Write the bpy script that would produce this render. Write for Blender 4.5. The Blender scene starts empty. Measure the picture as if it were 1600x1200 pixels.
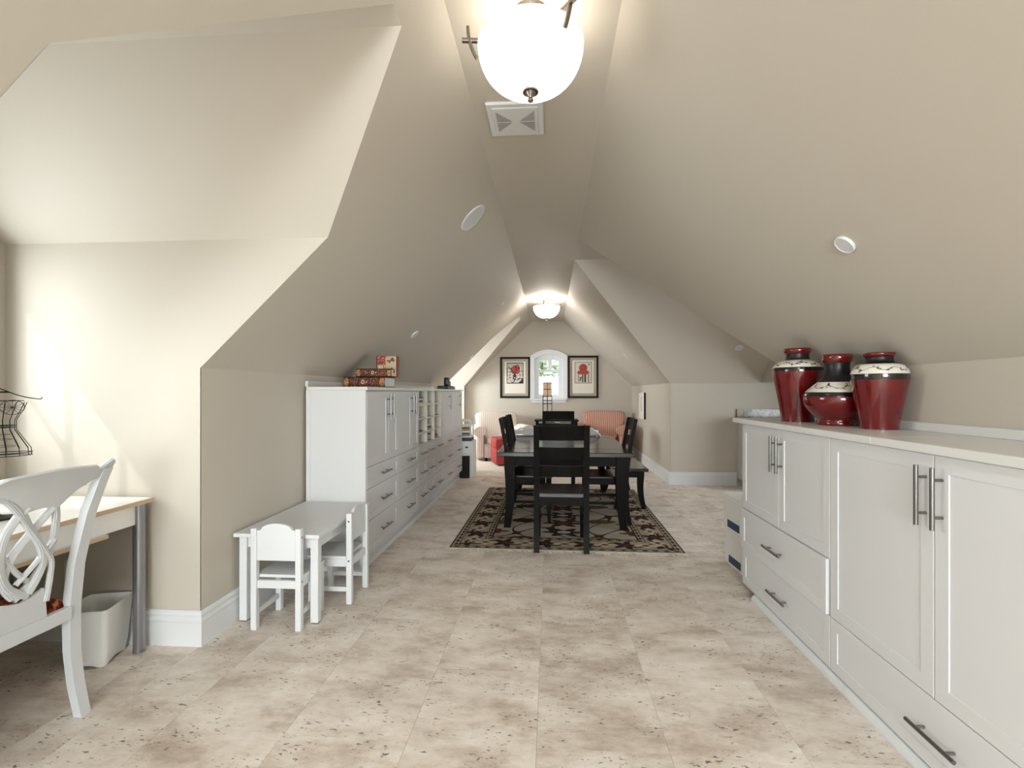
import bpy, bmesh, math, random
import numpy as np
from mathutils import Vector, Matrix
random.seed(7)
SC = bpy.context.scene
COL = SC.collection
PI = math.pi

# ------------------------------------------------------------------ camera, world, sun, lights, exposure
EYE = 1.28
cam_d = bpy.data.cameras.new('camera'); cam = bpy.data.objects.new('camera', cam_d); COL.objects.link(cam)
cam_d.sensor_fit = 'HORIZONTAL'; cam_d.sensor_width = 36.0
cam_d.lens = 36.0*750/1600
cam_d.shift_x = -8/1600; cam_d.shift_y = 13/1600
cam_d.clip_start = 0.02
cam.location = (0, 0, EYE)
cam.rotation_euler = (PI/2, 0, math.atan(52/750))
SC.camera = cam

W = bpy.data.worlds.new('world'); SC.world = W; W.use_nodes = True
bg = W.node_tree.nodes['Background']
bg.inputs[0].default_value = (0.86, 0.93, 1.0, 1); bg.inputs[1].default_value = 2.2

def lamp(name, kind, loc, energy, color=(1,1,1), rot=None, **kw):
    d = bpy.data.lights.new(name, kind); d.energy = energy; d.color = color
    for k, v in kw.items(): setattr(d, k, v)
    o = bpy.data.objects.new(name, d); o.location = loc
    if rot is not None: o.rotation_euler = rot
    COL.objects.link(o); return o
sun_dir = Vector((1.0, 1.2, -1.36))
lamp('sun', 'SUN', (-8, -8, 10), 1.5, (1.0, 0.97, 0.93), sun_dir.to_track_quat('-Z', 'Y').to_euler(), angle=0.012)
# daylight arriving through the window openings (lamps outside the panes), plus two added fills
lamp('dormer_window_daylight', 'AREA', (-3.06, 1.648, 1.55), 30, (0.93, 0.97, 1.0), (0, -PI/2, 0), shape='RECTANGLE', size=1.05, size_y=1.05)
lamp('rear_window_daylight', 'AREA', (0.25, -5.26, 1.40), 420, (0.90, 0.95, 1.0), (PI/2, 0, 0), shape='RECTANGLE', size=2.4, size_y=1.6)
lamp('far_dormer_daylight', 'AREA', (-3.12, 8.85, 1.5), 165, (0.90, 0.95, 1.0), (0, -PI/2, 0), shape='RECTANGLE', size=1.1, size_y=1.2)
lamp('added_alcove_roof_fill', 'AREA', (1.55, 3.93, 2.17), 5, (0.92, 0.96, 1.0), Vector((0, .69, -.72)).to_track_quat('-Z', 'Y').to_euler(), shape='RECTANGLE', size=0.9, size_y=0.55)  # added fill lamp brightening the alcove through an invented, unseen roof opening
lamp('alcove_window_daylight', 'AREA', (3.78, 4.95, 1.03), 34, (0.92, 0.96, 1.0), (0, PI/2, 0), shape='RECTANGLE', size=0.62, size_y=1.7)
lamp('added_skylight_fill', 'AREA', (-0.065, -1.3, 2.88), 75, (0.90, 0.95, 1.0), (0, 0, 0), shape='RECTANGLE', size=0.5, size_y=1.3)  # added fill from an invented skylight behind the camera, brightens the near floor
lamp('far_window_daylight', 'AREA', (-0.03, 10.75, 2.75), 60, (0.95, 1.0, 0.98), Vector((0, -.72, -.69)).to_track_quat('-Z', 'Y').to_euler(), shape='RECTANGLE', size=1.0, size_y=0.6)
SC.view_settings.view_transform = 'Standard'; SC.view_settings.look = 'None'
SC.view_settings.gamma = 1.0; SC.view_settings.use_curve_mapping = False
SC.view_settings.exposure = 0.10

# ------------------------------------------------------------------ materials
def lin(c):
    return tuple(((v/255)/12.92 if v/255 <= .04045 else ((v/255+.055)/1.055)**2.4) for v in c)
def mat(name, rgb, rough=.5, metal=0.0, spec=.5, coat=0.0, grain=0.0, gscale=40.0, bump=0.0, bscale=200.0, stretch=(1,1,1)):
    m = bpy.data.materials.new(name); m.use_nodes = True
    nt = m.node_tree; p = nt.nodes['Principled BSDF']
    c = lin(rgb) if max(rgb) > 1.0 else rgb
    p.inputs['Base Color'].default_value = (*c, 1)
    p.inputs['Roughness'].default_value = rough; p.inputs['Metallic'].default_value = metal
    p.inputs['Specular IOR Level'].default_value = spec; p.inputs['Coat Weight'].default_value = coat
    p.inputs['Coat Roughness'].default_value = .08
    if grain or bump:
        tc = nt.nodes.new('ShaderNodeTexCoord'); mp = nt.nodes.new('ShaderNodeMapping'); mp.inputs['Scale'].default_value = stretch
        nt.links.new(tc.outputs['Object'], mp.inputs['Vector'])
    if grain:
        n = nt.nodes.new('ShaderNodeTexNoise'); n.inputs['Scale'].default_value = gscale; n.inputs['Detail'].default_value = 4
        nt.links.new(mp.outputs[0], n.inputs['Vector'])
        mx = nt.nodes.new('ShaderNodeMix'); mx.data_type = 'RGBA'
        mx.inputs['A'].default_value = (*[v*(1-grain) for v in c], 1); mx.inputs['B'].default_value = (*[min(1, v*(1+grain)) for v in c], 1)
        nt.links.new(n.outputs['Fac'], mx.inputs['Factor']); nt.links.new(mx.outputs['Result'], p.inputs['Base Color'])
    if bump:
        n2 = nt.nodes.new('ShaderNodeTexNoise'); n2.inputs['Scale'].default_value = bscale
        nt.links.new(mp.outputs[0], n2.inputs['Vector'])
        b = nt.nodes.new('ShaderNodeBump'); b.inputs['Strength'].default_value = bump; b.inputs['Distance'].default_value = .002
        nt.links.new(n2.outputs['Fac'], b.inputs['Height']); nt.links.new(b.outputs[0], p.inputs['Normal'])
    return m
def mat_attr(name, rough=.5, coat=0.0, spec=.5, bump=0.0, bscale=300):
    m = mat(name, (200,200,200), rough, 0, spec, coat, bump=bump, bscale=bscale)
    nt = m.node_tree; a = nt.nodes.new('ShaderNodeVertexColor'); a.layer_name = 'Col'
    nt.links.new(a.outputs['Color'], nt.nodes['Principled BSDF'].inputs['Base Color'])
    return m
def mat_stripe(name, c1, c2, scale, axis='X', rough=.85):
    m = mat(name, c1, rough, spec=.2, bump=.3, bscale=250)
    nt = m.node_tree; tc = nt.nodes.new('ShaderNodeTexCoord')
    w = nt.nodes.new('ShaderNodeTexWave'); w.bands_direction = axis
    w.inputs['Scale'].default_value = scale; w.inputs['Distortion'].default_value = 1.2; w.inputs['Detail'].default_value = 2
    w.inputs['Detail Scale'].default_value = 1.5
    nt.links.new(tc.outputs['Object'], w.inputs['Vector'])
    r = nt.nodes.new('ShaderNodeValToRGB'); r.color_ramp.elements[0].position = .35; r.color_ramp.elements[1].position = .75
    r.color_ramp.elements[0].color = (*lin(c1), 1); r.color_ramp.elements[1].color = (*lin(c2), 1)
    nt.links.new(w.outputs['Fac'], r.inputs['Fac']); nt.links.new(r.outputs['Color'], nt.nodes['Principled BSDF'].inputs['Base Color'])
    return m

def floor_material():
    m = bpy.data.materials.new('travertine_floor'); m.use_nodes = True
    nt = m.node_tree; p = nt.nodes['Principled BSDF']; N = nt.nodes.new; L = nt.links.new
    geo = N('ShaderNodeNewGeometry'); oi = N('ShaderNodeObjectInfo')
    off = N('ShaderNodeVectorMath'); off.operation = 'SCALE'; off.inputs[0].default_value = (13.1, 7.7, 3.3)
    L(oi.outputs['Random'], off.inputs['Scale'])
    add = N('ShaderNodeVectorMath'); add.operation = 'ADD'; L(geo.outputs['Position'], add.inputs[0]); L(off.outputs[0], add.inputs[1])
    def noise(scale, detail, stretch=(1,1,1), rough=.55, src=add):
        mp = N('ShaderNodeMapping'); mp.inputs['Scale'].default_value = stretch; L(src.outputs[0], mp.inputs['Vector'])
        n = N('ShaderNodeTexNoise'); n.inputs['Scale'].default_value = scale; n.inputs['Detail'].default_value = detail
        n.inputs['Roughness'].default_value = rough; L(mp.outputs[0], n.inputs['Vector']); return n, mp
    n1, _ = noise(4.5, 7, (0.7, 1.3, 1), .68)
    r1 = N('ShaderNodeValToRGB'); e = r1.color_ramp.elements
    e[0].position = .33; e[0].color = (*lin((190,173,158)), 1); e[1].position = .66; e[1].color = (*lin((240,231,221)), 1)
    em = r1.color_ramp.elements.new(.5); em.color = (*lin((222,210,197)), 1)
    L(n1.outputs['Fac'], r1.inputs['Fac'])
    n2, _ = noise(28, 5, (0.6, 1.4, 1), .7)
    mx = N('ShaderNodeMix'); mx.data_type = 'RGBA'; mx.blend_type = 'OVERLAY'; mx.inputs['Factor'].default_value = .35
    L(r1.outputs['Color'], mx.inputs['A']); L(n2.outputs['Fac'], mx.inputs['B'])
    # pits: small elongated dark pores gathered in patches
    n3, mp3 = noise(66, 3, (0.6, 1.3, 1), .6)
    c1 = N('ShaderNodeValToRGB'); c1.color_ramp.elements[0].position = .35; c1.color_ramp.elements[1].position = .385
    c1.color_ramp.elements[0].color = (1,1,1,1); c1.color_ramp.elements[1].color = (0,0,0,1)
    L(n3.outputs['Fac'], c1.inputs['Fac'])
    n4, _ = noise(5.5, 4, (0.8, 1.2, 1), .6)
    c2 = N('ShaderNodeValToRGB'); c2.color_ramp.elements[0].position = .46; c2.color_ramp.elements[1].position = .56
    L(n4.outputs['Fac'], c2.inputs['Fac'])
    mul = N('ShaderNodeMath'); mul.operation = 'MULTIPLY'; L(c1.outputs['Color'], mul.inputs[0]); L(c2.outputs['Color'], mul.inputs[1])
    mulb = N('ShaderNodeMath'); mulb.operation = 'MULTIPLY'; mulb.inputs[1].default_value = .85; L(mul.outputs[0], mulb.inputs[0])
    mx2 = N('ShaderNodeMix'); mx2.data_type = 'RGBA'; L(mulb.outputs[0], mx2.inputs['Factor'])
    L(mx.outputs['Result'], mx2.inputs['A']); mx2.inputs['B'].default_value = (*lin((84,70,60)), 1)
    hv = N('ShaderNodeHueSaturation'); mr = N('ShaderNodeMapRange'); mr.inputs['To Min'].default_value = .975; mr.inputs['To Max'].default_value = 1.025
    L(oi.outputs['Random'], mr.inputs['Value']); L(mr.outputs[0], hv.inputs['Value']); L(mx2.outputs['Result'], hv.inputs['Color'])
    L(hv.outputs['Color'], p.inputs['Base Color'])
    p.inputs['Roughness'].default_value = .38; p.inputs['Specular IOR Level'].default_value = .35
    b = N('ShaderNodeBump'); b.inputs['Strength'].default_value = .15; b.inputs['Distance'].default_value = .002; b.invert = True
    L(mul.outputs[0], b.inputs['Height']); L(b.outputs[0], p.inputs['Normal'])
    return m

def glass_material():
    m = bpy.data.materials.new('window_glass'); m.use_nodes = True
    nt = m.node_tree; nt.nodes.clear(); N = nt.nodes.new
    o = N('ShaderNodeOutputMaterial'); t = N('ShaderNodeBsdfTransparent'); g = N('ShaderNodeBsdfGlossy'); g.inputs['Roughness'].default_value = .02
    t.inputs[0].default_value = (.97, .985, .98, 1)
    f = N('ShaderNodeLayerWeight'); pw = N('ShaderNodeMath'); pw.operation = 'POWER'; pw.inputs[1].default_value = 5; mu = N('ShaderNodeMath'); mu.operation = 'MULTIPLY'; mu.inputs[1].default_value = .7
    ad = N('ShaderNodeMath'); ad.operation = 'ADD'; ad.inputs[1].default_value = .035; mx = N('ShaderNodeMixShader')
    nt.links.new(f.outputs['Facing'], pw.inputs[0]); nt.links.new(pw.outputs[0], mu.inputs[0]); nt.links.new(mu.outputs[0], ad.inputs[0])
    nt.links.new(ad.outputs[0], mx.inputs[0]); nt.links.new(t.outputs[0], mx.inputs[1]); nt.links.new(g.outputs[0], mx.inputs[2])
    nt.links.new(mx.outputs[0], o.inputs[0]); return m

WALL_C = (199, 191, 178)
M = {}
M['wall'] = mat('tan_wall_paint', WALL_C, .62, spec=.35, grain=.012, gscale=3, bump=.04, bscale=260)
M['trim'] = mat('white_trim_paint', (224,225,226), .35, grain=.01, gscale=5)
M['cab'] = mat('white_cabinet_lacquer', (222,222,223), 0.40, spec=.28, grain=.008, gscale=6)
M['cabin'] = mat('white_cabinet_melamine_inside', (226,220,208), .5, grain=.01, gscale=6)
M['counter'] = mat('white_laminate_counter', (226,225,222), .3, grain=.01, gscale=8)
M['steel'] = mat('brushed_steel', (136,134,131), .28, 1.0, grain=.08, gscale=90, stretch=(1,1,.1))
M['nickel'] = mat('brushed_nickel', (140,132,122), .33, 1.0, grain=.08, gscale=80)
M['greysteel'] = mat('grey_powdercoat_leg', (150,151,156), .32, .75, grain=.04, gscale=30)
M['floor'] = floor_material()
M['grout'] = mat('floor_joint', (150,136,122), .9, grain=.1, gscale=30)
M['dark'] = mat('espresso_wood', (18,15,13), .45, spec=.08, coat=0.0, grain=.22, gscale=14, stretch=(1,.12,1), bump=.03, bscale=60)
M['darktop'] = mat('espresso_table_top', (34,27,24), .20, spec=.5, coat=.2, grain=.25, gscale=12, stretch=(1,.1,1))
M['kid'] = mat('white_childs_furniture_paint', (222,223,224), .4, grain=.01, gscale=6)
M['deskwhite'] = mat('white_desk_laminate', (238,237,233), .25, grain=.008, gscale=6)
M['birch'] = mat('birch_edge', (205,178,148), .5, grain=.15, gscale=25, stretch=(1,.1,3))
M['chairpaint'] = mat('pale_grey_white_paint', (200,202,203), .38, grain=.012, gscale=8)
M['plastic'] = mat('white_bin_plastic', (228,228,225), .35, grain=.01, gscale=4)
M['black'] = mat('black_plastic', (22,22,24), .35, grain=.1, gscale=20)
M['blackmetal'] = mat('black_wire', (26,22,20), .4, .6, grain=.1, gscale=20)
M['paper'] = mat('white_paper', (235,233,228), .8, grain=.02, gscale=20)
M['greypaper'] = mat('grey_paper', (150,148,150), .8, grain=.1, gscale=20)
M['brownbox'] = mat('brown_card', (150,112,84), .7, grain=.1, gscale=14)
M['navy'] = mat('navy_label', (62,74,100), .6, grain=.06, gscale=20)
M['frame'] = mat('dark_picture_frame', (30,21,18), .45, spec=.15, grain=.2, gscale=30)
M['mat1'] = mat('taupe_picture_mat', (178,168,150), .9, grain=.02, gscale=40)
M['mat2'] = mat('cream_picture_mat', (232,226,214), .9, grain=.02, gscale=40)
M['print'] = mat_attr('printed_art', .7)
M['rug'] = mat_attr('wool_rug_pile', .95, spec=.1, bump=.5, bscale=500)
M['fringe'] = mat('cotton_rug_fringe', (236,228,214), .95, spec=.1, grain=.1, gscale=60)
M['palerug'] = mat('pale_shag_rug', (214,204,190), .95, spec=.1, grain=.12, gscale=60, bump=.6, bscale=240)
M['vase'] = mat_attr('glazed_ceramic', .12, coat=.6)
M['vaserough'] = mat('black_textured_ceramic', (20,19,20), .38, grain=.2, gscale=60, bump=.6, bscale=160, stretch=(.05,.05,1))
M['book'] = mat_attr('decorated_book_cover', .45, coat=.2)
M['cushion'] = mat_attr('floral_cushion_fabric', .9, spec=.15, bump=.4, bscale=400)
M['stripeL'] = mat_stripe('cream_red_stripe_fabric', (238,230,220), (218,192,182), 9)
M['stripeR'] = mat_stripe('rose_cream_stripe_fabric', (208,172,152), (172,108,96), 9)
M['red'] = mat('red_upholstery', (168,70,66), .8, spec=.2, grain=.1, gscale=30, bump=.3, bscale=300)
M['granite'] = mat('speckled_granite', (200,192,178), .2, coat=.2)
M['switch'] = mat('white_outlet_plate', (222,217,206), .4, grain=.01, gscale=20)
M['slot'] = mat('outlet_slot', (70,66,60), .6, grain=.05, gscale=20)
M['ventdark'] = mat('grey_vent_slot', (148,148,150), .6, grain=.05, gscale=20)
M['lantern'] = mat('lantern_paper', (226,190,160), .8, grain=.1, gscale=40)
M['glass'] = glass_material()
M['leaf'] = mat('green_leaf', (140,172,120), .6, spec=.3, grain=.35, gscale=2.0)
M['bark'] = mat('brown_bark', (92,76,60), .9, grain=.3, gscale=12)
M['grass'] = mat('outdoor_lawn', (120,140,90), .95, grain=.2, gscale=3)
# granite speckles
nt = M['granite'].node_tree; v = nt.nodes.new('ShaderNodeTexNoise'); v.inputs['Scale'].default_value = 14; v.inputs['Detail'].default_value = 6; v.inputs['Roughness'].default_value = .8
tc = nt.nodes.new('ShaderNodeTexCoord'); nt.links.new(tc.outputs['Object'], v.inputs['Vector'])
r = nt.nodes.new('ShaderNodeValToRGB'); r.color_ramp.elements[0].position = .40; r.color_ramp.elements[0].color = (*lin((46,40,36)), 1)
r.color_ramp.elements[1].position = .56; r.color_ramp.elements[1].color = (*lin((168,158,142)), 1)
nt.links.new(v.outputs['Fac'], r.inputs['Fac']); nt.links.new(r.outputs['Color'], nt.nodes['Principled BSDF'].inputs['Base Color'])
# opal glass of the ceiling lamps: gives off the lamp's light
def opal(strength):
    m = mat('opal_lamp_glass', (246,240,228), .25, grain=.01, gscale=4); p = m.node_tree.nodes['Principled BSDF']
    p.inputs['Emission Color'].default_value = (1, .955, .89, 1); p.inputs['Emission Strength'].default_value = strength; return m
M['opal'] = opal(1.3); M['opal_far'] = opal(12.0)

# ------------------------------------------------------------------ mesh builder
class B:
    def __init__(s): s.bm = bmesh.new()
    def box(s, lo, hi, bev=0.0, rot=None, seg=1):
        lo = Vector(lo); hi = Vector(hi); c = (lo+hi)/2; d = hi-lo
        mt = Matrix.Translation(c) @ (rot.to_4x4() if rot is not None else Matrix()) @ Matrix.Diagonal((abs(d.x), abs(d.y), abs(d.z), 1))
        r = bmesh.ops.create_cube(s.bm, size=1.0, matrix=mt)
        if bev:
            ed = {e for v in r['verts'] for e in v.link_edges}
            bmesh.ops.bevel(s.bm, geom=list(ed), offset=bev, segments=seg, affect='EDGES', profile=.5)
        return s
    def poly(s, pts):
        return s.bm.faces.new([s.bm.verts.new(p) for p in pts])
    def prism(s, pts, vec):
        vec = Vector(vec); a = [s.bm.verts.new(p) for p in pts]; b = [s.bm.verts.new(Vector(p)+vec) for p in pts]
        n = len(pts)
        s.bm.faces.new(a); s.bm.faces.new(b[::-1])
        for i in range(n): s.bm.faces.new([a[i], b[i], b[(i+1) % n], a[(i+1) % n]][::-1])
        return s
    def loft(s, rings, closed=True, caps=True):
        vs = [[s.bm.verts.new(p) for p in r] for r in rings]; n = len(vs[0])
        for a, b in zip(vs, vs[1:]):
            for i in range(n if closed else n-1):
                s.bm.faces.new([a[i], a[(i+1) % n], b[(i+1) % n], b[i]])
        if caps and closed:
            s.bm.faces.new(vs[0][::-1]); s.bm.faces.new(vs[-1])
        return s
    def cyl(s, p0, p1, r0, r1=None, seg=12, caps=True):
        return s.tube([p0, p1], [r0, r0 if r1 is None else r1], seg, caps)
    def tube(s, pts, rad, seg=8, caps=True):
        pts = [Vector(p) for p in pts]; n = len(pts)
        if not hasattr(rad, '__len__'): rad = [rad]*n
        rings = []; up = None
        for i in range(n):
            t = (pts[min(i+1, n-1)]-pts[max(i-1, 0)]).normalized()
            if up is None: up = t.orthogonal().normalized()
            else:
                up = (up - t*up.dot(t)); up = up.normalized() if up.length > 1e-6 else t.orthogonal().normalized()
            sd = t.cross(up)
            rings.append([pts[i]+(up*math.cos(2*PI*k/seg)+sd*math.sin(2*PI*k/seg))*rad[i] for k in range(seg)])
        return s.loft(rings, True, caps)
    def strap(s, pts, w, t, nrm):
        """flat bar swept along pts; nrm = direction of its thickness"""
        pts = [Vector(p) for p in pts]; nrm = Vector(nrm).normalized(); n = len(pts); rings = []
        if not hasattr(w, '__len__'): w = [w]*n
        for i in range(n):
            tg = (pts[min(i+1, n-1)]-pts[max(i-1, 0)]).normalized(); sd = tg.cross(nrm).normalized(); nn = sd.cross(tg).normalized()
            a = sd*w[i]/2; b = nn*t/2; c = a*.86; 
            rings.append([pts[i]-a-b*.3, pts[i]-c-b, pts[i]+c-b, pts[i]+a-b*.3, pts[i]+a+b*.3, pts[i]+c+b, pts[i]-c+b, pts[i]-a+b*.3])
        return s.loft(rings)
    def lathe(s, prof, c=(0,0,0), seg=32, close=False):
        c = Vector(c); rings = []
        for r, z in prof:
            rings.append([c+Vector((r*math.cos(2*PI*k/seg), r*math.sin(2*PI*k/seg), z)) for k in range(seg)])
        return s.loft(rings, True, close)
    def sweep2d(s, path, prof, side=1):
        """profile (offset, z) swept along a floor path with mitred corners"""
        P2 = [Vector((p[0], p[1])) for p in path]; n = len(P2); rings = []
        for i in range(n):
            def nr(a, b):
                d = (b-a).normalized(); return Vector((-d.y, d.x))*side
            if i == 0: o = nr(P2[0], P2[1])
            elif i == n-1: o = nr(P2[-2], P2[-1])
            else:
                a = nr(P2[i-1], P2[i]); b = nr(P2[i], P2[i+1]); o = (a+b)/(1+a.dot(b))
            rings.append([(P2[i].x+o.x*q, P2[i].y+o.y*q, z) for q, z in prof])
        return s.loft(rings)
    def superbox(s, lo, hi, e=.35, nu=28, nv=14, fn=None):
        """rounded cushion-like solid between lo and hi"""
        lo = Vector(lo); hi = Vector(hi); c = (lo+hi)/2; h = (hi-lo)/2
        sg = lambda x, p: math.copysign(abs(x)**p, x)
        rings = []
        for j in range(nv+1):
            v = -PI/2+PI*j/nv; cv = sg(math.cos(v), e); sv = sg(math.sin(v), e)
            rr = []
            for i in range(nu):
                u = 2*PI*i/nu; q = Vector((h.x*cv*sg(math.cos(u), e), h.y*cv*sg(math.sin(u), e), h.z*sv))
                if fn: q = fn(q)
                rr.append(c+q)
            rings.append(rr)
        return s.loft(rings, True, True)
    def out(s, name, m, parent=None, smooth=False, base=None, recalc=True):
        bm = s.bm
        if base is not None: bmesh.ops.translate(bm, verts=bm.verts, vec=-Vector(base))
        if recalc: bmesh.ops.recalc_face_normals(bm, faces=bm.faces)
        me = bpy.data.meshes.new(name); bm.to_mesh(me); bm.free()
        if smooth:
            me.polygons.foreach_set('use_smooth', [True]*len(me.polygons))
            if smooth != 'all': me.set_sharp_from_angle(angle=math.radians(40))
        for mm in (m if isinstance(m, (list, tuple)) else [m]): me.materials.append(M[mm] if isinstance(mm, str) else mm)
        o = bpy.data.objects.new(name, me); COL.objects.link(o)
        if parent is not None: o.parent = parent
        return o

def tag(o, label=None, cat=None, group=None, kind=None):
    if label: o['label'] = label
    if cat: o['category'] = cat
    if group: o['group'] = group
    if kind: o['kind'] = kind
    return o
def thing(name, label, cat, loc=(0,0,0), rz=0, group=None):
    o = bpy.data.objects.new(name, None); o.empty_display_size = .1; COL.objects.link(o)
    o.location = loc; o.rotation_euler = (0, 0, rz)
    return tag(o, label, cat, group)
def struct(o): o['kind'] = 'structure'; return o
def copy_tree(o, parent=None, loc=None, rz=None, label=None):
    c = o.copy(); COL.objects.link(c)
    if parent is not None: c.parent = parent
    if loc is not None: c.location = loc
    if rz is not None: c.rotation_euler = (0, 0, rz)
    if label: c['label'] = label
    for ch in list(o.children): copy_tree(ch, c)
    return c
def bez(p0, p1, p2, p3, n=10):
    p0, p1, p2, p3 = map(Vector, (p0, p1, p2, p3)); r = []
    for i in range(n+1):
        t = i/n; r.append(p0*(1-t)**3+3*p1*t*(1-t)**2+3*p2*t*t*(1-t)+p3*t**3)
    return r
def painted_grid(name, nx, ny, fpos, fcol, m, parent=None, smooth=False, base=None, solid=None):
    """grid of (nx+1)*(ny+1) points; colour of each point from fcol(u, v) (numpy arrays)"""
    u, v = np.meshgrid(np.linspace(0, 1, nx+1), np.linspace(0, 1, ny+1))
    pos = fpos(u, v); col = fcol(u, v)
    if base is not None: pos = pos-np.array(base)
    verts = pos.reshape(-1, 3); n = nx+1
    i, j = np.meshgrid(np.arange(nx), np.arange(ny)); a = (j*n+i).ravel()
    faces = np.stack([a, a+1, a+1+n, a+n], 1)
    me = bpy.data.meshes.new(name); me.from_pydata(verts.tolist(), [], faces.tolist())
    at = me.color_attributes.new('Col', 'FLOAT_COLOR', 'POINT')
    rgba = np.ones((verts.shape[0], 4)); rgba[:, :3] = np.clip(col.reshape(-1, 3), 0, 1)
    at.data.foreach_set('color', rgba.ravel())
    if smooth: me.polygons.foreach_set('use_smooth', [True]*len(me.polygons))
    me.materials.append(M[m]); o = bpy.data.objects.new(name, me); COL.objects.link(o)
    if parent is not None: o.parent = parent
    return o
def LC(*rgb): return np.array(lin(rgb))
def vnoise(x, y, seed=0):
    """smooth value noise on numpy arrays"""
    def h(i, j):
        k = (i*374761393+j*668265263+seed*982451653) & 0xffffffff
        k = ((k ^ (k >> 13))*1274126177) & 0xffffffff
        return ((k ^ (k >> 16)) & 0xffff)/65535.0
    xi = np.floor(x).astype(np.int64); yi = np.floor(y).astype(np.int64); fx = x-xi; fy = y-yi
    fx = fx*fx*(3-2*fx); fy = fy*fy*(3-2*fy)
    return (h(xi, yi)*(1-fx)+h(xi+1, yi)*fx)*(1-fy)+(h(xi, yi+1)*(1-fx)+h(xi+1, yi+1)*fx)*fy

# ------------------------------------------------------------------ room shell
H, ZK = 2.738, 1.405
XL, XR, CL, CR = -1.765, 1.658, -.394, .265
Y0, YF = -5.0, 9.913
DXL, DY0, DY1, DZ, DH = -2.836, .985, 2.312, 2.05, 2.602     # left dormer
mL = (H-ZK)/(CL-XL); DXa = XL+(DZ-ZK)/mL; DXb = XL+(DH-ZK)/mL
FXL, FXa, FXb = -2.9, XL+(2.2-ZK)/mL, XL+(2.6-ZK)/mL     # second left dormer, far end
AX, AY0, AY1, AXH = 3.6, 3.40, 6.79, 2.869                  # right alcove
AYa, AYb = 4.613, 5.313

def surf(name, pts, m='wall'):
    b = B(); vs = [b.bm.verts.new(p) for p in pts]
    es = [b.bm.edges.new((vs[i], vs[(i+1) % len(vs)])) for i in range(len(vs))]
    bmesh.ops.triangle_fill(b.bm, use_beauty=False, edges=es)
    return struct(b.out(name, m, recalc=False))
def wall_holes(name, outer, holes, vec, m='wall'):
    """planar wall with openings, given thickness along vec"""
    b = B(); bm = b.bm; es = []
    for loop in [outer]+holes:
        vs = [bm.verts.new(p) for p in loop]
        for i in range(len(vs)): es.append(bm.edges.new((vs[i], vs[(i+1) % len(vs)])))
    bmesh.ops.triangle_fill(bm, use_beauty=True, edges=es)
    r = bmesh.ops.extrude_face_region(bm, geom=list(bm.faces))
    bmesh.ops.translate(bm, verts=[g for g in r['geom'] if isinstance(g, bmesh.types.BMVert)], vec=vec)
    return struct(b.out(name, m))

wall_holes('ceiling', [(CL,Y0,H),(CL,YF,H),(CR,YF,H),(CR,AYb,H),(AX,AYb,H),(AX,AYa,H),(CR,AYa,H),(CR,Y0,H)],
           [[(-.33,-2.0,H),(.20,-2.0,H),(.20,-.6,H),(-.33,-.6,H)]], (0,0,.1))  # hole for the added, unseen skylight
surf('ceiling_left', [(CL,Y0,H),(CL,YF,H),(XL,YF,ZK),(XL,9.75,ZK),(FXb,8.60,2.6),(FXb,8.25,2.6),(FXa,7.95,2.2),(XL,7.95,ZK),(XL,DY1,ZK),(DXa,DY1,DZ),(DXb,DY1-.615,DH),(DXb,DY0+.615,DH),(DXa,DY0,DZ),(XL,DY0,ZK),(XL,Y0,ZK)])
surf('ceiling_right', [(CR,Y0,H),(CR,AYa,H),(XR,AY0,ZK),(XR,Y0,ZK)])
surf('ceiling_right.001', [(CR,AYb,H),(CR,YF,H),(XR,YF,ZK),(XR,AY1,ZK)])
surf('ceiling_right.002', [(CR,AYb,H),(AX,AYb,H),(AX,AY1,ZK),(XR,AY1,ZK)])
def p3(x, y): return (x, y, ZK+(H-ZK)*(y-AY0)/(AYa-AY0))
wall_holes('ceiling_right.003', [(CR,AYa,H),(AX,AYa,H),(AX,AY0,ZK),(XR,AY0,ZK)], [[p3(1.05,4.22),p3(2.05,4.22),p3(2.05,3.80),p3(1.42,3.80)]], (0,-.05,.05))  # hole in this hidden slope added to let the alcove fill lamp in
surf('ceiling_left.001', [(DXL,DY1,DZ),(DXa,DY1,DZ),(DXb,DY1-.615,DH),(DXL,DY1-.615,DH)])
surf('ceiling_left.002', [(DXL,DY0,DZ),(DXa,DY0,DZ),(DXb,DY0+.615,DH),(DXL,DY0+.615,DH)])
surf('ceiling_left.003', [(DXL,DY0+.615,DH),(DXb,DY0+.615,DH),(DXb,DY1-.615,DH),(DXL,DY1-.615,DH)])
T = .1
wall_holes('wall_left', [(XL,DY1,0),(XL,7.95,0),(XL,7.95,ZK),(XL,DY1,ZK)], [], (-.002,0,0))
wall_holes('wall_left.005', [(XL,9.75,0),(XL,YF,0),(XL,YF,ZK),(XL,9.75,ZK)], [], (-.002,0,0))
wall_holes('wall_left.006', [(XL,7.95,0),(XL,7.95,ZK),(FXa,7.95,2.2),(FXL,7.95,2.2),(FXL,7.95,0)], [], (0,-.002,0))
wall_holes('wall_left.007', [(XL,9.75,0),(XL,9.75,ZK),(FXL,9.75,ZK),(FXL,9.75,0)], [], (0,.002,0))
FW = (8.12, 9.32, .95, 1.78)
wall_holes('wall_left.008', [(FXL,7.95,0),(FXL,9.75,0),(FXL,9.75,ZK),(FXL,8.60,2.6),(FXL,8.25,2.6),(FXL,7.95,2.2)],
           [[(FXL,FW[0],FW[2]),(FXL,FW[1],FW[2]),(FXL,FW[1],FW[3]),(FXL,FW[0],FW[3])]], (-.12,0,0))
surf('ceiling_left.004', [(FXL,9.75,ZK),(XL,9.75,ZK),(FXb,8.60,2.6),(FXL,8.60,2.6)])
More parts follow.
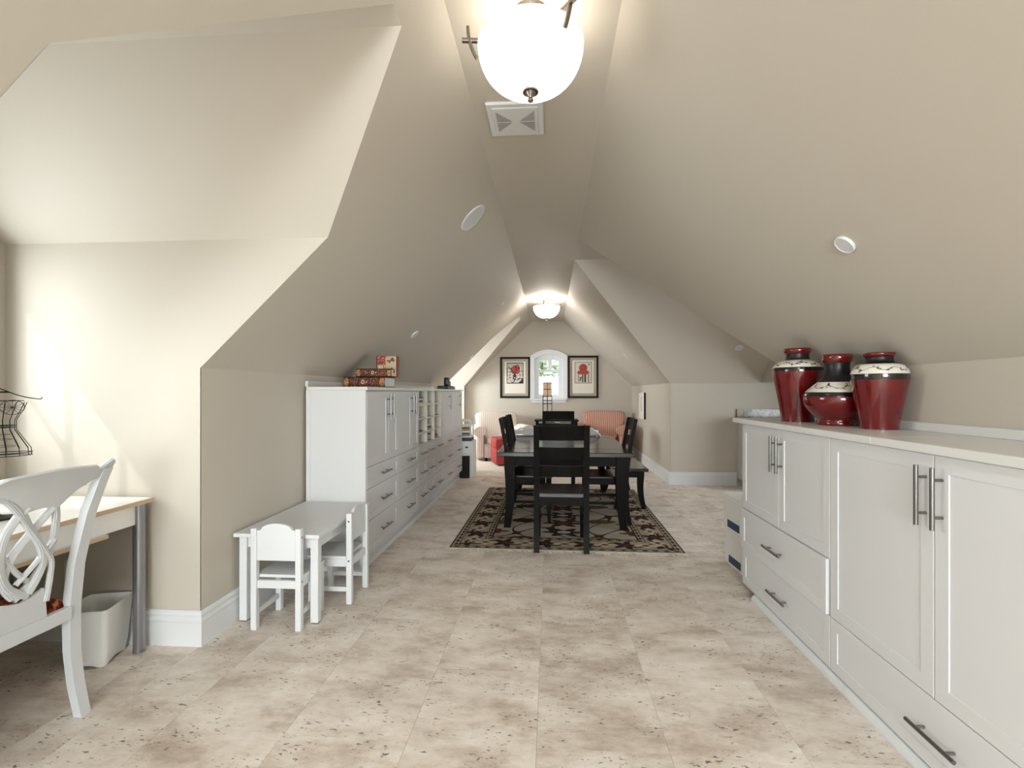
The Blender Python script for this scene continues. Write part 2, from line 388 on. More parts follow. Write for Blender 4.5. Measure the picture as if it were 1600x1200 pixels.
surf('ceiling_left.005', [(FXL,8.60,2.6),(FXb,8.60,2.6),(FXb,8.25,2.6),(FXL,8.25,2.6)])
surf('ceiling_left.006', [(FXL,8.25,2.6),(FXb,8.25,2.6),(FXa,7.95,2.2),(FXL,7.95,2.2)])
wall_holes('wall_left.001', [(XL,Y0,0),(XL,DY0,0),(XL,DY0,ZK),(XL,Y0,ZK)], [], (-T,0,0))
wall_holes('wall_left.002', [(XL,DY1,0),(XL,DY1,ZK),(DXa,DY1,DZ),(DXL,DY1,DZ),(DXL,DY1,0)], [], (0,.002,0))
wall_holes('wall_left.003', [(XL,DY0,0),(XL,DY0,ZK),(DXa,DY0,DZ),(DXL,DY0,DZ),(DXL,DY0,0)], [], (0,-.002,0))
DW = (1.12, 2.19, .98, 2.02)      # dormer window opening y0 y1 z0 z1
wall_holes('wall_left.004', [(DXL,DY0,0),(DXL,DY1,0),(DXL,DY1,DZ),(DXL,DY1-.615,DH),(DXL,DY0+.615,DH),(DXL,DY0,DZ)],
           [[(DXL,DW[0],DW[2]),(DXL,DW[1],DW[2]),(DXL,DW[1],DW[3]),(DXL,DW[0],DW[3])]], (-.12,0,0))
wall_holes('wall_right', [(XR,Y0,0),(XR,AY0,0),(XR,AY0,ZK),(XR,Y0,ZK)], [], (.002,0,0))
wall_holes('wall_right.001', [(XR,AY1,0),(XR,YF,0),(XR,YF,ZK),(XR,AY1,ZK)], [], (.002,0,0))
wall_holes('wall_right.002', [(XR,AY1,0),(AX,AY1,0),(AX,AY1,ZK),(XR,AY1,ZK)], [], (0,.002,0))
wall_holes('wall_right.003', [(XR,AY0,0),(AX,AY0,0),(AX,AY0,ZK),(XR,AY0,ZK)], [], (0,-.002,0))
AW = (4.05, 5.85, .72, 1.36)
wall_holes('wall_right.004', [(AX,AY0,0),(AX,AY1,0),(AX,AY1,ZK),(AX,AYb,H),(AX,AYa,H),(AX,AY0,ZK)], [[(AX,AW[0],AW[2]),(AX,AW[1],AW[2]),(AX,AW[1],AW[3]),(AX,AW[0],AW[3])]], (.12,0,0))
wall_holes('wall_right.005', [(AXH,AY0,ZK+.012),(AXH,AY1-.001,ZK+.012),(AXH,AYb,H-.002),(AXH,AYa,H-.002)], [], (.12,0,0))
def arch(x0, x1, z0, zs, zt, y, n=14):
    w = (x1-x0)/2; h = zt-zs; R = (w*w+h*h)/(2*h); cx = (x0+x1)/2; cz = zt-R; a = math.asin(w/R)
    return [(x0,y,z0)]+[(cx+R*math.sin(-a+2*a*i/n), y, cz+R*math.cos(-a+2*a*i/n)) for i in range(n+1)]+[(x1,y,z0)]
gable = [(XL,YF,0),(XR,YF,0),(XR,YF,ZK),(CR,YF,H),(CL,YF,H),(XL,YF,ZK)]
wall_holes('wall_far', gable, [arch(-.345,.275,1.15,1.985,2.09,YF)], (0,.16,0))
RW = (-1.25, 1.25, .55, 2.15)
wall_holes('wall_back', [(x,Y0,z) for x, y, z in gable], [[(RW[0],Y0,RW[2]),(RW[1],Y0,RW[2]),(RW[1],Y0,RW[3]),(RW[0],Y0,RW[3])]], (0,-.14,0))

# floor slab and its tiles
fl = B()
for x0, y0, x1, y1 in ((XL,Y0,XR,YF),(DXL,DY0,XL,DY1),(FXL,7.95,XL,9.75),(XR,AY0,AX,AY1)): fl.box((x0,y0,-.06),(x1,y1,-.004))
fl = struct(fl.out('floor', 'grout'))
TW, TL = .473, .93
for ci in range(-7, 9):
    x0 = -.05+ci*TW
    off = 1.73 if ci % 2 == 0 else 1.73+TL*.5
    for rj in range(-2, 10):
        y0 = off+rj*TL
        for rx0, ry0, rx1, ry1 in ((XL,.2,XR,YF),(DXL,DY0,XL,DY1),(FXL,7.95,XL,9.75),(XR,AY0,AX,AY1)):
            a0, a1, b0, b1 = max(x0, rx0), min(x0+TW, rx1), max(y0, ry0), min(y0+TL, ry1)
            if a1-a0 < .02 or b1-b0 < .02: continue
            g = .0004
            B().box((a0+g,b0+g,-.012),(a1-g,b1-g,0), bev=.0004).out('floor_tile', 'floor', fl)
struct(B().box((XL,Y0,-.012),(XR,.19,0)).out('floor.001', 'floor'))

# baseboards
BP = [(0,0),(.016,0),(.016,.118),(.019,.124),(.019,.134),(.013,.142),(.013,.152),(.016,.158),(.012,.170),(.006,.178),(0,.178)]
def baseboard(name, path, side): struct(B().sweep2d(path, BP, side).out(name, 'trim'))
baseboard('baseboard_left', [(DXL,DY1-.001),(XL,DY1-.001),(XL+.001,DY1-.001),(XL+.001,3.34)], -1)
baseboard('baseboard_left.003', [(XL+.001,7.08),(XL+.001,7.949),(FXL,7.949)], -1)
baseboard('baseboard_left.001', [(FXL,9.749),(XL+.001,9.749),(XL+.001,YF-.001),(XR-.001,YF-.001),(XR-.001,AY1-.001),(2.55,AY1-.001)], -1)
baseboard('baseboard_left.002', [(DXL+.001,DY0),(DXL+.001,DY1-.02)], -1)

# windows
def window_arched():
    w = struct(thing('window_1', None, None, (-.035, YF, 1.15)))
    base = w.location
    def ring(name, outer, inner, ya, yb, m='trim'):
        b = B(); n = len(outer)
        rings = []
        for o_, i_ in zip(outer, inner):
            rings.append([(o_[0],ya,o_[2]),(i_[0],ya,i_[2]),(i_[0],yb,i_[2]),(o_[0],yb,o_[2])])
        b.loft(rings); return b.out(name, m, w, base=base)
    ring('casing', arch(-.409,.341,1.135,2.021,2.153,YF), arch(-.335,.267,1.135,1.98,2.083,YF), YF-.022, YF+.001)
    ring('casing_bead', arch(-.415,.347,1.135,2.027,2.160,YF), arch(-.395,.327,1.135,2.01,2.139,YF), YF-.032, YF-.02)
    ring('jamb', arch(-.345,.275,1.15,1.985,2.09,YF), arch(-.325,.255,1.15,1.97,2.07,YF), YF+.001, YF+.159)
    # sash panel with three glazed openings
    gx0, gx1 = -.237, .165; mx0, mx1 = -.07, .03
    def rect(x0, x1, z0, z1, y): return [(x0,y,z0),(x1,y,z0),(x1,y,z1),(x0,y,z1)]
    ys = YF+.075
    b = B(); bm = b.bm; es = []
    for loop in [arch(-.326,.256,1.15,1.971,2.071,ys), rect(gx0,mx0+.02,1.755,1.95,ys), rect(mx1,gx1,1.755,1.95,ys), rect(gx0,gx1,1.235,1.70,ys)]:
        vs = [bm.verts.new(p) for p in loop]
        for i in range(len(vs)): es.append(bm.edges.new((vs[i], vs[(i+1) % len(vs)])))
    bmesh.ops.triangle_fill(bm, use_beauty=True, edges=es)
    r_ = bmesh.ops.extrude_face_region(bm, geom=list(bm.faces)); bmesh.ops.translate(bm, verts=[g for g in r_['geom'] if isinstance(g, bmesh.types.BMVert)], vec=(0,.045,0))
    b.out('sash', 'trim', w, base=base)
    for q in ((gx0,mx0+.02,1.755,1.95),(mx1,gx1,1.755,1.95),(gx0,gx1,1.235,1.70)):
        B().box((q[0]-.004,ys+.02,q[2]-.004),(q[1]+.004,ys+.024,q[3]+.004)).out('pane', 'glass', w, base=base)
    B().box((-.40,YF-.055,1.115),(.335,YF+.16,1.15), bev=.006).out('sill', 'trim', w, base=base)
    B().box((-.385,YF-.02,1.068),(.318,YF-.001,1.116), bev=.004).out('apron', 'trim', w, base=base)
window_arched()
def window_rect(name, u0, u1, z0, z1, P, nx, nz, depth, rot):
    """window unit built in local x (width), y (outwards), z; frame, muntins, panes"""
    w = struct(thing(name, None, None, P, rot))
    wd = u1-u0; fw = .05
    b = B()
    for a in ((0,0,fw,z1-z0),(wd-fw,0,wd,z1-z0),(fw,0,wd-fw,fw),(fw,z1-z0-fw,wd-fw,z1-z0)): b.box((a[0],.02,a[1]),(a[2],.075,a[3]), bev=.003)
    b.out('sash', 'trim', w)
    for i in range(1, nx): B().box((wd*i/nx-.014,.03,fw),(wd*i/nx+.014,.06,z1-z0-fw)).out('muntin', 'trim', w)
    for i in range(1, nz): B().box((fw,.031,(z1-z0)*i/nz-.013),(wd-fw,.059,(z1-z0)*i/nz+.013)).out('muntin', 'trim', w)
    for i in range(nx):
        for j in range(nz):
            B().box((wd*i/nx+.014,.043,(z1-z0)*j/nz+.013),(wd*(i+1)/nx-.014,.047,(z1-z0)*(j+1)/nz-.013)).out('pane', 'glass', w)
    b = B(); c = .07
    for a in ((-c,-c,0,z1-z0+c),(wd,-c,wd+c,z1-z0+c),(0,z1-z0,wd,z1-z0+c),(0,-c,wd,0)): b.box((a[0],-.018,a[1]),(a[2],-.001,a[3]))
    b.out('casing', 'trim', w)
window_rect('window_2', DW[0], DW[1], DW[2], DW[3], (DXL, DW[0], DW[2]), 3, 2, .12, PI/2)
window_rect('window_6', AW[0], AW[1], AW[2], AW[3], (AX, AW[1], AW[2]), 4, 1, .12, -PI/2)
window_rect('window_4', FW[0], FW[1], FW[2], FW[3], (FXL, FW[0], FW[2]), 3, 2, .12, PI/2)
w = struct(thing('added_skylight', None, None, (-.065, -1.3, H+.06)))  # skylight made up for the overhead fill, out of view
B().box((-.262,-.698,0),(.262,.698,.006)).out('pane', 'glass', w)
b = B()
for q in ((-.265,-.70,-.225,.70),(.225,-.70,.265,.70),(-.225,-.70,.225,-.66),(-.225,.66,.225,.70)): b.box((q[0],q[1],-.03),(q[2],q[3],-.0005))
b.out('sash', 'trim', w)
window_rect('window_3', RW[0], RW[1], RW[2], RW[3], (RW[1], Y0, RW[2]), 4, 2, .14, PI)

# ------------------------------------------------------------------ built-in cabinets
def shaker(b, xf, d, y0, y1, z0, z1, th=.02, rail=.055, rec=.0035):
    """shaker front in the plane x = xf facing direction d (+1/-1), with a recessed panel"""
    bm = b.bm
    def rect(x, i): return [bm.verts.new((x, a, c)) for a, c in ((y0+i,z0+i),(y1-i,z0+i),(y1-i,z1-i),(y0+i,z1-i))]
    rl = min(rail, (z1-z0)*.28, (y1-y0)*.22)
    L = [rect(xf-d*th, 0), rect(xf-d*.0015, 0), rect(xf, .0015), rect(xf, rl), rect(xf-d*rec, rl+.0010)]
    for p, q in zip(L, L[1:]):
        for i in range(4): bm.faces.new([p[i], p[(i+1)%4], q[(i+1)%4], q[i]])
    bm.faces.new(L[-1]); bm.faces.new(L[0][::-1]); return b
def pull(b, p, axis, L, d, r=.0072, so=.032):
    """bar pull centred at p on a front facing d; axis 'y' or 'z'"""
    p = Vector(p); a = Vector((0,1,0)) if axis == 'y' else Vector((0,0,1)); o = Vector((d*so,0,0))
    b.cyl(p+o-a*L/2, p+o+a*L/2, r, seg=10)
    for k in (-1, 1): b.cyl(p+a*k*L*.3, p+a*k*L*.3+o, r*.72, seg=8)
    return b
def carcass(root, base, xf, xb, d, y0, y1, z0, z1, m='cab', hollow=None):
    b = B(); t = .018; lo, hi = min(xf, xb), max(xf, xb)
    b.box((lo,y0,z0),(hi,y0+t,z1), bev=.001); b.box((lo,y1-t,z0),(hi,y1,z1), bev=.001)
    b.box((lo,y0+t,z0),(hi,y1-t,z0+t)); b.box((lo,y0+t,z1-t),(hi,y1-t,z1))
    b.box((xb,y0+t,z0+t),(xb-d*-.008 if False else xb+d*.008,y1-t,z1-t))
    return b.out('carcass', m, root, base=base)
def door(root, base, xf, d, y0, y1, z0, z1, hy, hz, L=.2):
    g = .0018
    dr = shaker(B(), xf, d, y0+g, y1-g, z0+g, z1-g).out('door', 'cab', root, base=base)
    pull(B(), (xf, hy, hz), 'z', L, d).out('handle', 'steel', dr, base=base, smooth=True); return dr
def drawer(root, base, xf, d, y0, y1, z0, z1, L=.2, hy=None):
    g = .0018
    dr = shaker(B(), xf, d, y0+g, y1-g, z0+g, z1-g, rail=.05).out('drawer', 'cab', root, base=base)
    pull(B(), (xf, (y0+y1)/2 if hy is None else hy, (z0+z1)/2), 'y', min(L, (y1-y0)*.72), d).out('handle', 'steel', dr, base=base, smooth=True); return dr

# left run
LF, LB = -1.31, XL+.02
Lz = (.118, .347, .58, .738, 1.295)
def left_unit(y0, y1, label, cols, doors, cub=None):
    base = Vector(((LF+LB)/2, (y0+y1)/2, .10))
    t = thing('storage_cabinet', label, 'cabinet', base, group='built-in white cabinets along the left wall')
    if cub is None: carcass(t, base, LF-.02, LB, 1, y0, y1, .10, 1.295)
    else:
        carcass(t, base, LF-.02, LB, 1, y0, y1, .10, .738)
    n = len(cols)-1
    for i in range(n):
        for k in range(3): drawer(t, base, LF, 1, cols[i], cols[i+1], Lz[k], Lz[k+1])
    for a, bb, hy in doors: door(t, base, LF, 1, a, bb, Lz[3], 1.29, hy, 1.165)
    if cub:
        ya, yb, ncol, zs = cub
        b = B(); b.box((LB, y0, .738), (LB+.008, y1, 1.295)); b.out('back_panel', 'cabin', t, base=base)
        for k in range(ncol+1):
            yy = ya+(yb-ya)*k/ncol
            wid = .018 if k < ncol else (y1-yb)
            B().box((LB+.008, yy if k else y0, .738),(LF, yy+wid if k else ya+.012, 1.295), bev=.001).out('divider', 'cabin' if k else 'cab', t, base=base)
        for k in range(ncol):
            q0 = ya+(yb-ya)*k/ncol+(.018 if k else .012); q1 = ya+(yb-ya)*(k+1)/ncol
            for z in zs: B().box((LB+.008, q0, z-.009),(LF-.004, q1, z+.009)).out('shelf', 'cabin', t, base=base)
            B().box((LB+.008, q0, .738),(LF-.001, q1, .752)).out('shelf', 'cabin', t, base=base)
    return t
left_unit(3.349, 4.057, 'white cabinet nearest on left, above the small white childrens table', (3.349, 4.057), ((3.349,3.811,3.775),(3.811,4.057,3.852)))
left_unit(4.057, 4.695, 'white cabinet with two doors just before the open cubbyholes', (4.057, 4.695), ((4.057,4.469,4.432),(4.469,4.695,4.508)))
CUBZ = (.862, 1.008, 1.150)
left_unit(4.695, 5.82, 'white cabinet with twelve open cubbyholes over small drawers', (4.695, 5.0, 5.363, 5.82), (), (4.705, 5.682, 3, CUBZ))
left_unit(5.82, 7.06, 'white two-door cabinet at far end beyond the cubbyholes', (5.82, 6.447, 7.06), ((5.82,6.447,6.12),(6.447,7.06,6.80)))
# side panel of the run, facing the room entry
b = B(); b.box((LB-.001, 3.331, .0),(LF-.001, 3.348, 1.295), bev=.001)
for a in ((LB-.001,.0,LB+.03,1.295),): b.box((a[0],3.325,a[1]),(a[2],3.332,a[3]))
tag(b.out('end_panel', 'cab'), 'flat white side panel closing near end of left cabinets', 'panel')
b = B(); b.box((LB,3.325,1.2955),(LF+.014,7.075,1.32), bev=.002)
ct = tag(b.out('countertop', 'counter', base=(0,0,0)), 'long white top over the left wall cabinets', 'countertop')
B().box((XL+.003,3.345,1.3205),(XL+.022,7.07,1.362), bev=.001).out('backsplash', 'counter', ct)
b = B(); b.box((LB,3.35,0),(-1.362,7.05,.0995))
pl = tag(b.out('cabinet_plinth', 'cab'), 'white recessed toe kick under the left cabinets', 'plinth')
b = B(); b.sweep2d([(-1.361,3.35),(-1.361,7.05)], [(0,.0005),(.022,.0005),(.022,.012),(.014,.024),(.004,.03),(0,.03)], -1); b.out('shoe_moulding', 'trim', pl)

# things in the cubbyholes
def paper_stack(name, label, x0, x1, y0, y1, z, n, m, lab_group=None, tilt=0, th=.006):
    t = thing(name, label, 'papers' if 'paper' in name else 'object', ((x0+x1)/2,(y0+y1)/2,z), 0, lab_group)
    for k in range(n):
        dx = random.uniform(-.008,.008); dy = random.uniform(-.006,.006)
        B().box((x0+dx-(x0+x1)/2, y0+dy-(y0+y1)/2, k*th),(x1+dx-(x0+x1)/2, y1+dy-(y0+y1)/2, (k+1)*th-.0006), rot=Matrix.Rotation(random.uniform(-.05,.05),3,'Z')).out('sheet', m[k % len(m)], t)
    return t
cy = [4.723, 5.05, 5.37]; cw = .28
def cubby(i, j): return cy[i]+.02, cy[i]+cw-.02, ((.752,)+tuple(z+.009 for z in CUBZ))[j]+.0005
names = ['bottom', 'third', 'second', 'top']
for (i, j, n, m, what) in ((0,3,5,('paper','black','greypaper'),'black and white papers'),(1,3,3,('paper','black'),'white papers with a black folder'),
        (1,2,1,('greypaper',),'one grey flat folder'),(2,2,2,('black','paper'),'a thin black and white pad'),(1,1,4,('paper','greypaper','black'),'mixed grey papers'),
        (0,1,1,('black',),'a thin black notebook'),(1,0,5,('greypaper','paper'),'pale grey papers'),(2,0,3,('brownbox','birch'),'tan card folders'),(2,3,1,('greypaper',),'one dark grey pad')):
    a, c, z = cubby(i, j)
    paper_stack('paper_stack', '%s in %s cubbyhole row, %s column' % (what, names[j], ('near', 'middle', 'far')[i]), LF-.26, LF-.03, a, c, z, n, m, 'papers in the cubbyholes', th=.012 if n < 4 else .014)
a, c, z = cubby(2, 1)
t = thing('card_box', 'upright brown card box in far column of the cubbyholes', 'box', (LF-.10, a+.06, z))
B().box((-.09,-.045,0),(.05,.045,.115), bev=.003).out('carton', 'brownbox', t); B().box((.0502,-.03,.03),(.0508,.03,.075)).out('carton_label', 'black', t)

# right run
RF, RB = 1.25, XR-.004
RZ = (.04, .277, .53, 1.078)
def right_unit(y0, y1, label, split, lower):
    base = Vector(((RF+RB)/2, (y0+y1)/2, .035))
    t = thing('storage_cabinet', label, 'cabinet', base, group='built-in white cabinets along the right wall')
    carcass(t, base, RF+.02, RB, -1, y0, y1, .035, 1.0795)
    top = RZ[1] if not lower else RZ[2]
    door(t, base, RF, -1, split, y1, top, 1.077, split+.034, .938); door(t, base, RF, -1, y0, split, top, 1.077, split-.034, .938)
    if lower:
        drawer(t, base, RF-.010, -1, y0+.012, y1, RZ[1], RZ[2], hy=2.74); drawer(t, base, RF, -1, y0, y1, RZ[0], RZ[1], hy=2.71)
    else: drawer(t, base, RF, -1, y0, y1, RZ[0], RZ[1], hy=1.64)
    return t
right_unit(2.243, 3.227, 'white cabinet at far end of right run, one drawer ajar', 2.725, True)
right_unit(1.075, 2.242, 'white cabinet nearest on right with tall doors over one drawer', 1.658, False)
b = B(); b.box((RF-.025,1.05,1.08),(RB,1.93,1.11), bev=.002); b.box((RF-.025,1.9305,1.08),(RB,3.33,1.11), bev=.002)
ct = tag(b.out('countertop', 'counter'), 'white counter slab carrying the three red vases', 'countertop')
B().box((XR-.022,1.05,1.1105),(XR-.003,3.33,1.148), bev=.001).out('backsplash', 'counter', ct)
b = B(); b.box((RF+.006,1.08,0),(RB,3.05,.0345))
pl = tag(b.out('cabinet_plinth', 'cab'), 'white plinth under the right cabinets with shoe moulding', 'plinth')
for q0, q1 in ((1.08,2.125),(2.127,3.05)):
    B().sweep2d([(RF+.005,q0),(RF+.005,q1)], [(0,.0005),(.022,.0005),(.022,.01),(.016,.022),(.006,.032),(0,.034)], 1).out('shoe_moulding', 'trim', pl)

# alcove base cabinet with granite top, storage boxes behind the right run
base = Vector((3.0, 6.5, 0))
t = thing('base_cabinet', 'pale grey-white base cabinet in the right alcove by back wall', 'cabinet', base)
b = B(); b.box((2.56,6.32,.10),(3.5,6.785,.905), bev=.001); b.box((2.60,6.38,0),(3.5,6.785,.0995)); b.out('carcass', 'cab', t, base=base)
for k in range(2): 
    q = B(); q.box((2.565+.47*k,6.30,.12),(3.03+.47*k,6.318,.72), bev=.003); dd = q.out('door', 'cab', t, base=base)
    q = B(); q.box((2.565+.47*k,6.30,.73),(3.03+.47*k,6.318,.89), bev=.003); q.out('drawer', 'cab', t, base=base)
q = B(); q.box((2.535,6.27,.9055),(3.52,6.788,.945), bev=.004); gt = tag(q.out('granite_top', 'granite', base=(0,0,0)), 'speckled granite worktop in the right alcove', 'worktop')
B().box((2.545,6.762,.9455),(3.52,6.788,1.05), bev=.002).out('backsplash', 'granite', gt)
def storage_box(label, z, base, lab):
    t = thing('storage_box', label, 'box', (base[0], base[1], z), .05, 'white storage boxes behind the right cabinets')
    B().box((-.14,-.17,0),(.14,.17,.225), bev=.004).out('body', 'paper', t)
    b = B(); b.box((-.148,-.178,.226),(.148,.178,.262), bev=.003); b.out('lid', 'paper', t)
    B().box((-.1415,-.10,.02),(-.1403,.10,.075)).out('box_label', 'navy', t); B().box((-.12,-.1712,.02),(.12,-.1703,.075)).out('box_label', 'navy', t)
storage_box('white storage box on floor behind end of right cabinets, lower one', 0, (1.47,3.58), 0)
storage_box('white storage box stacked upper, behind end of right cabinets', .2625, (1.462,3.585), 0)

# ------------------------------------------------------------------ vases
RED = LC(100,12,16); BLK = LC(20,20,22); CRM = LC(226,220,206)
def vase(label, loc, prof, bands, h, seed, rough):
    """prof: (radius, height) points; bands: heights where white starts/ends, black band starts"""
    t = thing('red_vase', label, 'vase', loc, 0, 'red vases on the right counter')
    P_ = np.array(prof); hs = P_[:, 1]; n = len(P_)
    # smooth profile
    s_ = np.concatenate([[0], np.cumsum(np.hypot(*np.diff(P_, axis=0).T))]); q = np.linspace(0, s_[-1], 90)
    def cr(vals):
        out = []
        for x in q:
            i = min(max(np.searchsorted(s_, x)-1, 0), n-2); p0, p1, p2, p3 = vals[max(i-1,0)], vals[i], vals[i+1], vals[min(i+2,n-1)]
            u = (x-s_[i])/(s_[i+1]-s_[i]); m1 = (p2-p0)/2*.9; m2 = (p3-p1)/2*.9
            out.append((2*u**3-3*u**2+1)*p1+(u**3-2*u**2+u)*m1+(-2*u**3+3*u**2)*p2+(u**3-u**2)*m2)
        return np.array(out)
    R = np.maximum(cr(P_[:,0]), .003); Z = cr(hs)
    nb, bb, bt, wt, rim = bands        # body end / black band / white end / neck end
    def seg(name, za, zb, m, colf, dr=0.0):
        zz = np.linspace(za, zb, 26); rr = np.interp(zz, Z, R)+dr
        def fp(u, v):
            r = np.interp(v[:,0], np.linspace(0,1,26), rr)[:,None]; z = np.interp(v[:,0], np.linspace(0,1,26), zz)[:,None]
            a = u*2*PI; return np.stack([r*np.cos(a), r*np.sin(a), z+0*a], -1)
        return painted_grid(name, 120, 25, fp, colf, m, t, smooth=True)
    flat = lambda c: (lambda u, v: np.broadcast_to(c, u.shape+(3,)).copy())
    seg('body', 0.0, nb, 'vase', lambda u, v: RED*(.85+.3*vnoise(u*14, v*9, seed)[...,None]))
    seg('black_band', nb, bt, 'vase', flat(BLK), .0012)
    def floral(u, v):
        c = np.broadcast_to(CRM, u.shape+(3,)).copy(); rnd = random.Random(seed)
        uu = u*46; mk = np.zeros(u.shape, bool)
        for k in range(58):
            cu = rnd.uniform(0, 46); cv = .5+.34*math.sin(cu*1.1+seed)*rnd.uniform(.2,1); a = rnd.uniform(0, PI); L = rnd.uniform(.28,.7); wd = rnd.uniform(.10,.2)
            dx = (uu-cu); dy = (v-cv)*3.0
            p = dx*math.cos(a)+dy*math.sin(a); r2 = -dx*math.sin(a)+dy*math.cos(a)
            mk |= (p/L)**2+(r2/wd)**2 < 1
        mk |= np.abs((v-.5)*3-.45*np.sin(uu*1.1+seed)) < .07
        mk &= (v > .06) & (v < .94)
        c[mk] = BLK; return c
    o = seg('floral_band', bt, wt, 'vase', floral)
    seg('neck', wt, rim, 'vaserough', flat(BLK), .0008)
    # rim rolls over and goes back down inside
    rr = float(np.interp(rim, Z, R)); rt = float(R[-1]); dz = h-rim
    o = B().lathe([(rr,rim),(rr+.002,rim+.001),(rt*.97,rim+dz*.3),(rt,rim+dz*.6),(rt*.99,h-.002),(rt*.93,h),(rt*.84,h-.004),(rr*.82,rim),(rr*.8,rim-.10)], seg=48).out('rim', 'vase', t, smooth='all')
    me = o.data; at = me.color_attributes.new('Col', 'FLOAT_COLOR', 'POINT'); at.data.foreach_set('color', [*RED, 1.0]*len(me.vertices))
    B().lathe([(.001,.001),(R[0]*.98,.001),(R[0],.004)], seg=40).out('foot', 'vaserough', t, smooth=True)
    return t
CT = 1.1105
h = .425
vase('tallest red vase with high shoulders, leftmost of three on white counter', (1.44,2.912,CT),
     [(r_*.95, z_*h/.462) for r_, z_ in [(.090,0),(.092,.03),(.103,.11),(.117,.19),(.131,.26),(.139,.305),(.1385,.335),(.130,.355),(.112,.372),(.088,.384),(.068,.392),(.063,.41),(.064,.43),(.074,.448),(.077,.462)]], tuple(z_*h/.462 for z_ in (.316,.33,.340,.388,.426)), h, 3, 0)
h = .366
vase('squat bulbous red vase with long black neck, in the middle', (1.485,2.602,CT),
     [(r_*.96,z_) for r_, z_ in [(.094,0),(.097,.012),(.093,.03),(.115,.05),(.142,.078),(.157,.108),(.1615,.138),(.155,.163),(.137,.185),(.113,.205),(.089,.226),(.070,.25),(.060,.275),(.0575,.30),(.060,.320),(.069,.342),(.072,h)]], (.148,.16,.170,.222,.322), h, 8, 0)
h = .354
vase('red vase with broad shoulders nearest the camera, rightmost of three', (1.53,2.35,CT),
     [(.076,0),(.079,.03),(.089,.09),(.100,.15),(.109,.205),(.1135,.240),(.1125,.262),(.106,.280),(.094,.294),(.075,.304),(.058,.310),(.0525,.322),(.054,.334),(.060,.344),(.062,h)], (.228,.24,.254,.300,.334), h, 14, 0)

# ------------------------------------------------------------------ ceiling lamps, vent, speakers, detectors
def ceiling_lamp(label, loc, rz, power, glass='opal'):
    t = thing('ceiling_lamp', label, 'lamp', loc, rz, 'semi-flush bowl lamps on the flat ceiling')   # origin on the ceiling
    B().lathe([(.001,-.030),(.045,-.030),(.062,-.022),(.068,-.008),(.068,-.0005)], seg=32).out('canopy', 'nickel', t, smooth=True)
    b = B(); b.lathe([(.0075,-.03),(.0075,-.30)], seg=10); b.lathe([(.001,-.31),(.03,-.306),(.03,-.301),(.001,-.300)], seg=20); b.out('stem', 'nickel', t, smooth=True)
    R0, zr, zb = .203, -.128, -.300
    prof = []
    for k in range(17):
        a = PI/2*k/16; prof.append((max(.012, R0*math.sin(a)**.86), zb+(zr-zb)*(1-math.cos(a))**1.08))
    inner = [(max(.010, r_-.005), z_+.004) for r_, z_ in prof[::-1]]
    B().lathe(prof+[(R0-.002,zr+.003)]+inner, seg=64).out('glass_bowl', glass, t, smooth='all')
    B().lathe([(.024,zb+.006),(.025,zb),(.018,zb-.010),(.008,zb-.022),(.007,zb-.026),(.011,zb-.031),(.0115,zb-.036),(.008,zb-.041),(.001,zb-.043)], seg=24).out('finial', 'nickel', t, smooth=True)
    for k in range(3):
        a = 2*PI*k/3; d = Vector((math.cos(a), math.sin(a), 0)); s = Vector((-d.y, d.x, 0))
        p = bez(d*.035+Vector((0,0,-.030)), d*.05+Vector((0,0,-.085)), d*.10+Vector((0,0,-.118)), d*.262+Vector((0,0,-.118)), 14)
        ar = B().strap(p, .015, .013, Vector((d.x*.3,d.y*.3,1))).out('arm', 'nickel', t)
        p = bez(d*.240+Vector((0,0,-.066)), d*.240+Vector((0,0,-.11)), d*.228+Vector((0,0,-.15)), d*.204+Vector((0,0,-.185)), 8)
        B().strap(p, .015, .012, d).out('clip', 'nickel', ar)
    l = lamp('ceiling_lamp_bulb', 'POINT', (0,0,-.150), power, (1.0,.965,.91), shadow_soft_size=.07); l.parent = t
    return t
ceiling_lamp('large bowl ceiling lamp closest to the camera beside the vent', (-.076,1.845,H), math.radians(68), 2.0)
ceiling_lamp('small-looking bowl ceiling lamp far away before the arched window', (-.06,7.5,H), 2.45, 6, 'opal_far')

t = thing('ceiling_vent', 'square white ceiling vent with grey triangular louvres', 'vent', (-.182,2.538,H))
b = B(); b.box((-.147,-.152,-.018),(.147,.152,-.0005), bev=.006); b.box((-.118,-.122,-.024),(.118,.122,-.0179), bev=.003); b.out('vent_cover', 'trim', t)
for sx in (-1, 1):
    for sy in (-1, 1):
        b = B(); b.prism([(sx*.100,sy*.095,-.0243),(sx*.100,sy*.005,-.0243),(sx*.020,sy*.005,-.0243)], (0,0,-.0006)); g = b.out('grille', 'ventdark', t)
        b = B()
        for k in range(9):
            x = .028+.0085*k; hgt = .005+.09*(x-.020)/.08
            b.box((sx*x-.0012,min(sy*.005,sy*hgt),-.0275),(sx*x+.0012,max(sy*.005,sy*hgt),-.0249))
        b.out('louvre', 'trim', g)
def slope_disc(name, label, cat, p, n, r, th, rings, group=None, m='trim'):
    t = thing(name, label, cat, p, 0, group); n = Vector(n).normalized(); t.rotation_euler = n.to_track_quat('Z', 'Y').to_euler()
    B().lathe([(r*.6,.0005),(r,.0005),(r,th*.6),(r*.96,th),(r*.86,th),(r*.84,th*.85)], seg=40).out('bezel', m, t, smooth=True)
    B().lathe([(r*.845,th*.84),(r*.5,th*.9),(.0008,th*.92)], seg=40).out('cover', 'grille' if 'grille' in M else m, t, smooth=True)
    return t
M['grille'] = mat('pale_grille_cloth', (214,214,214), .7, grain=.04, gscale=120)
nl = (mL, 0, -1); mR = (H-ZK)/(XR-CR); nr = (-mR, 0, -1)
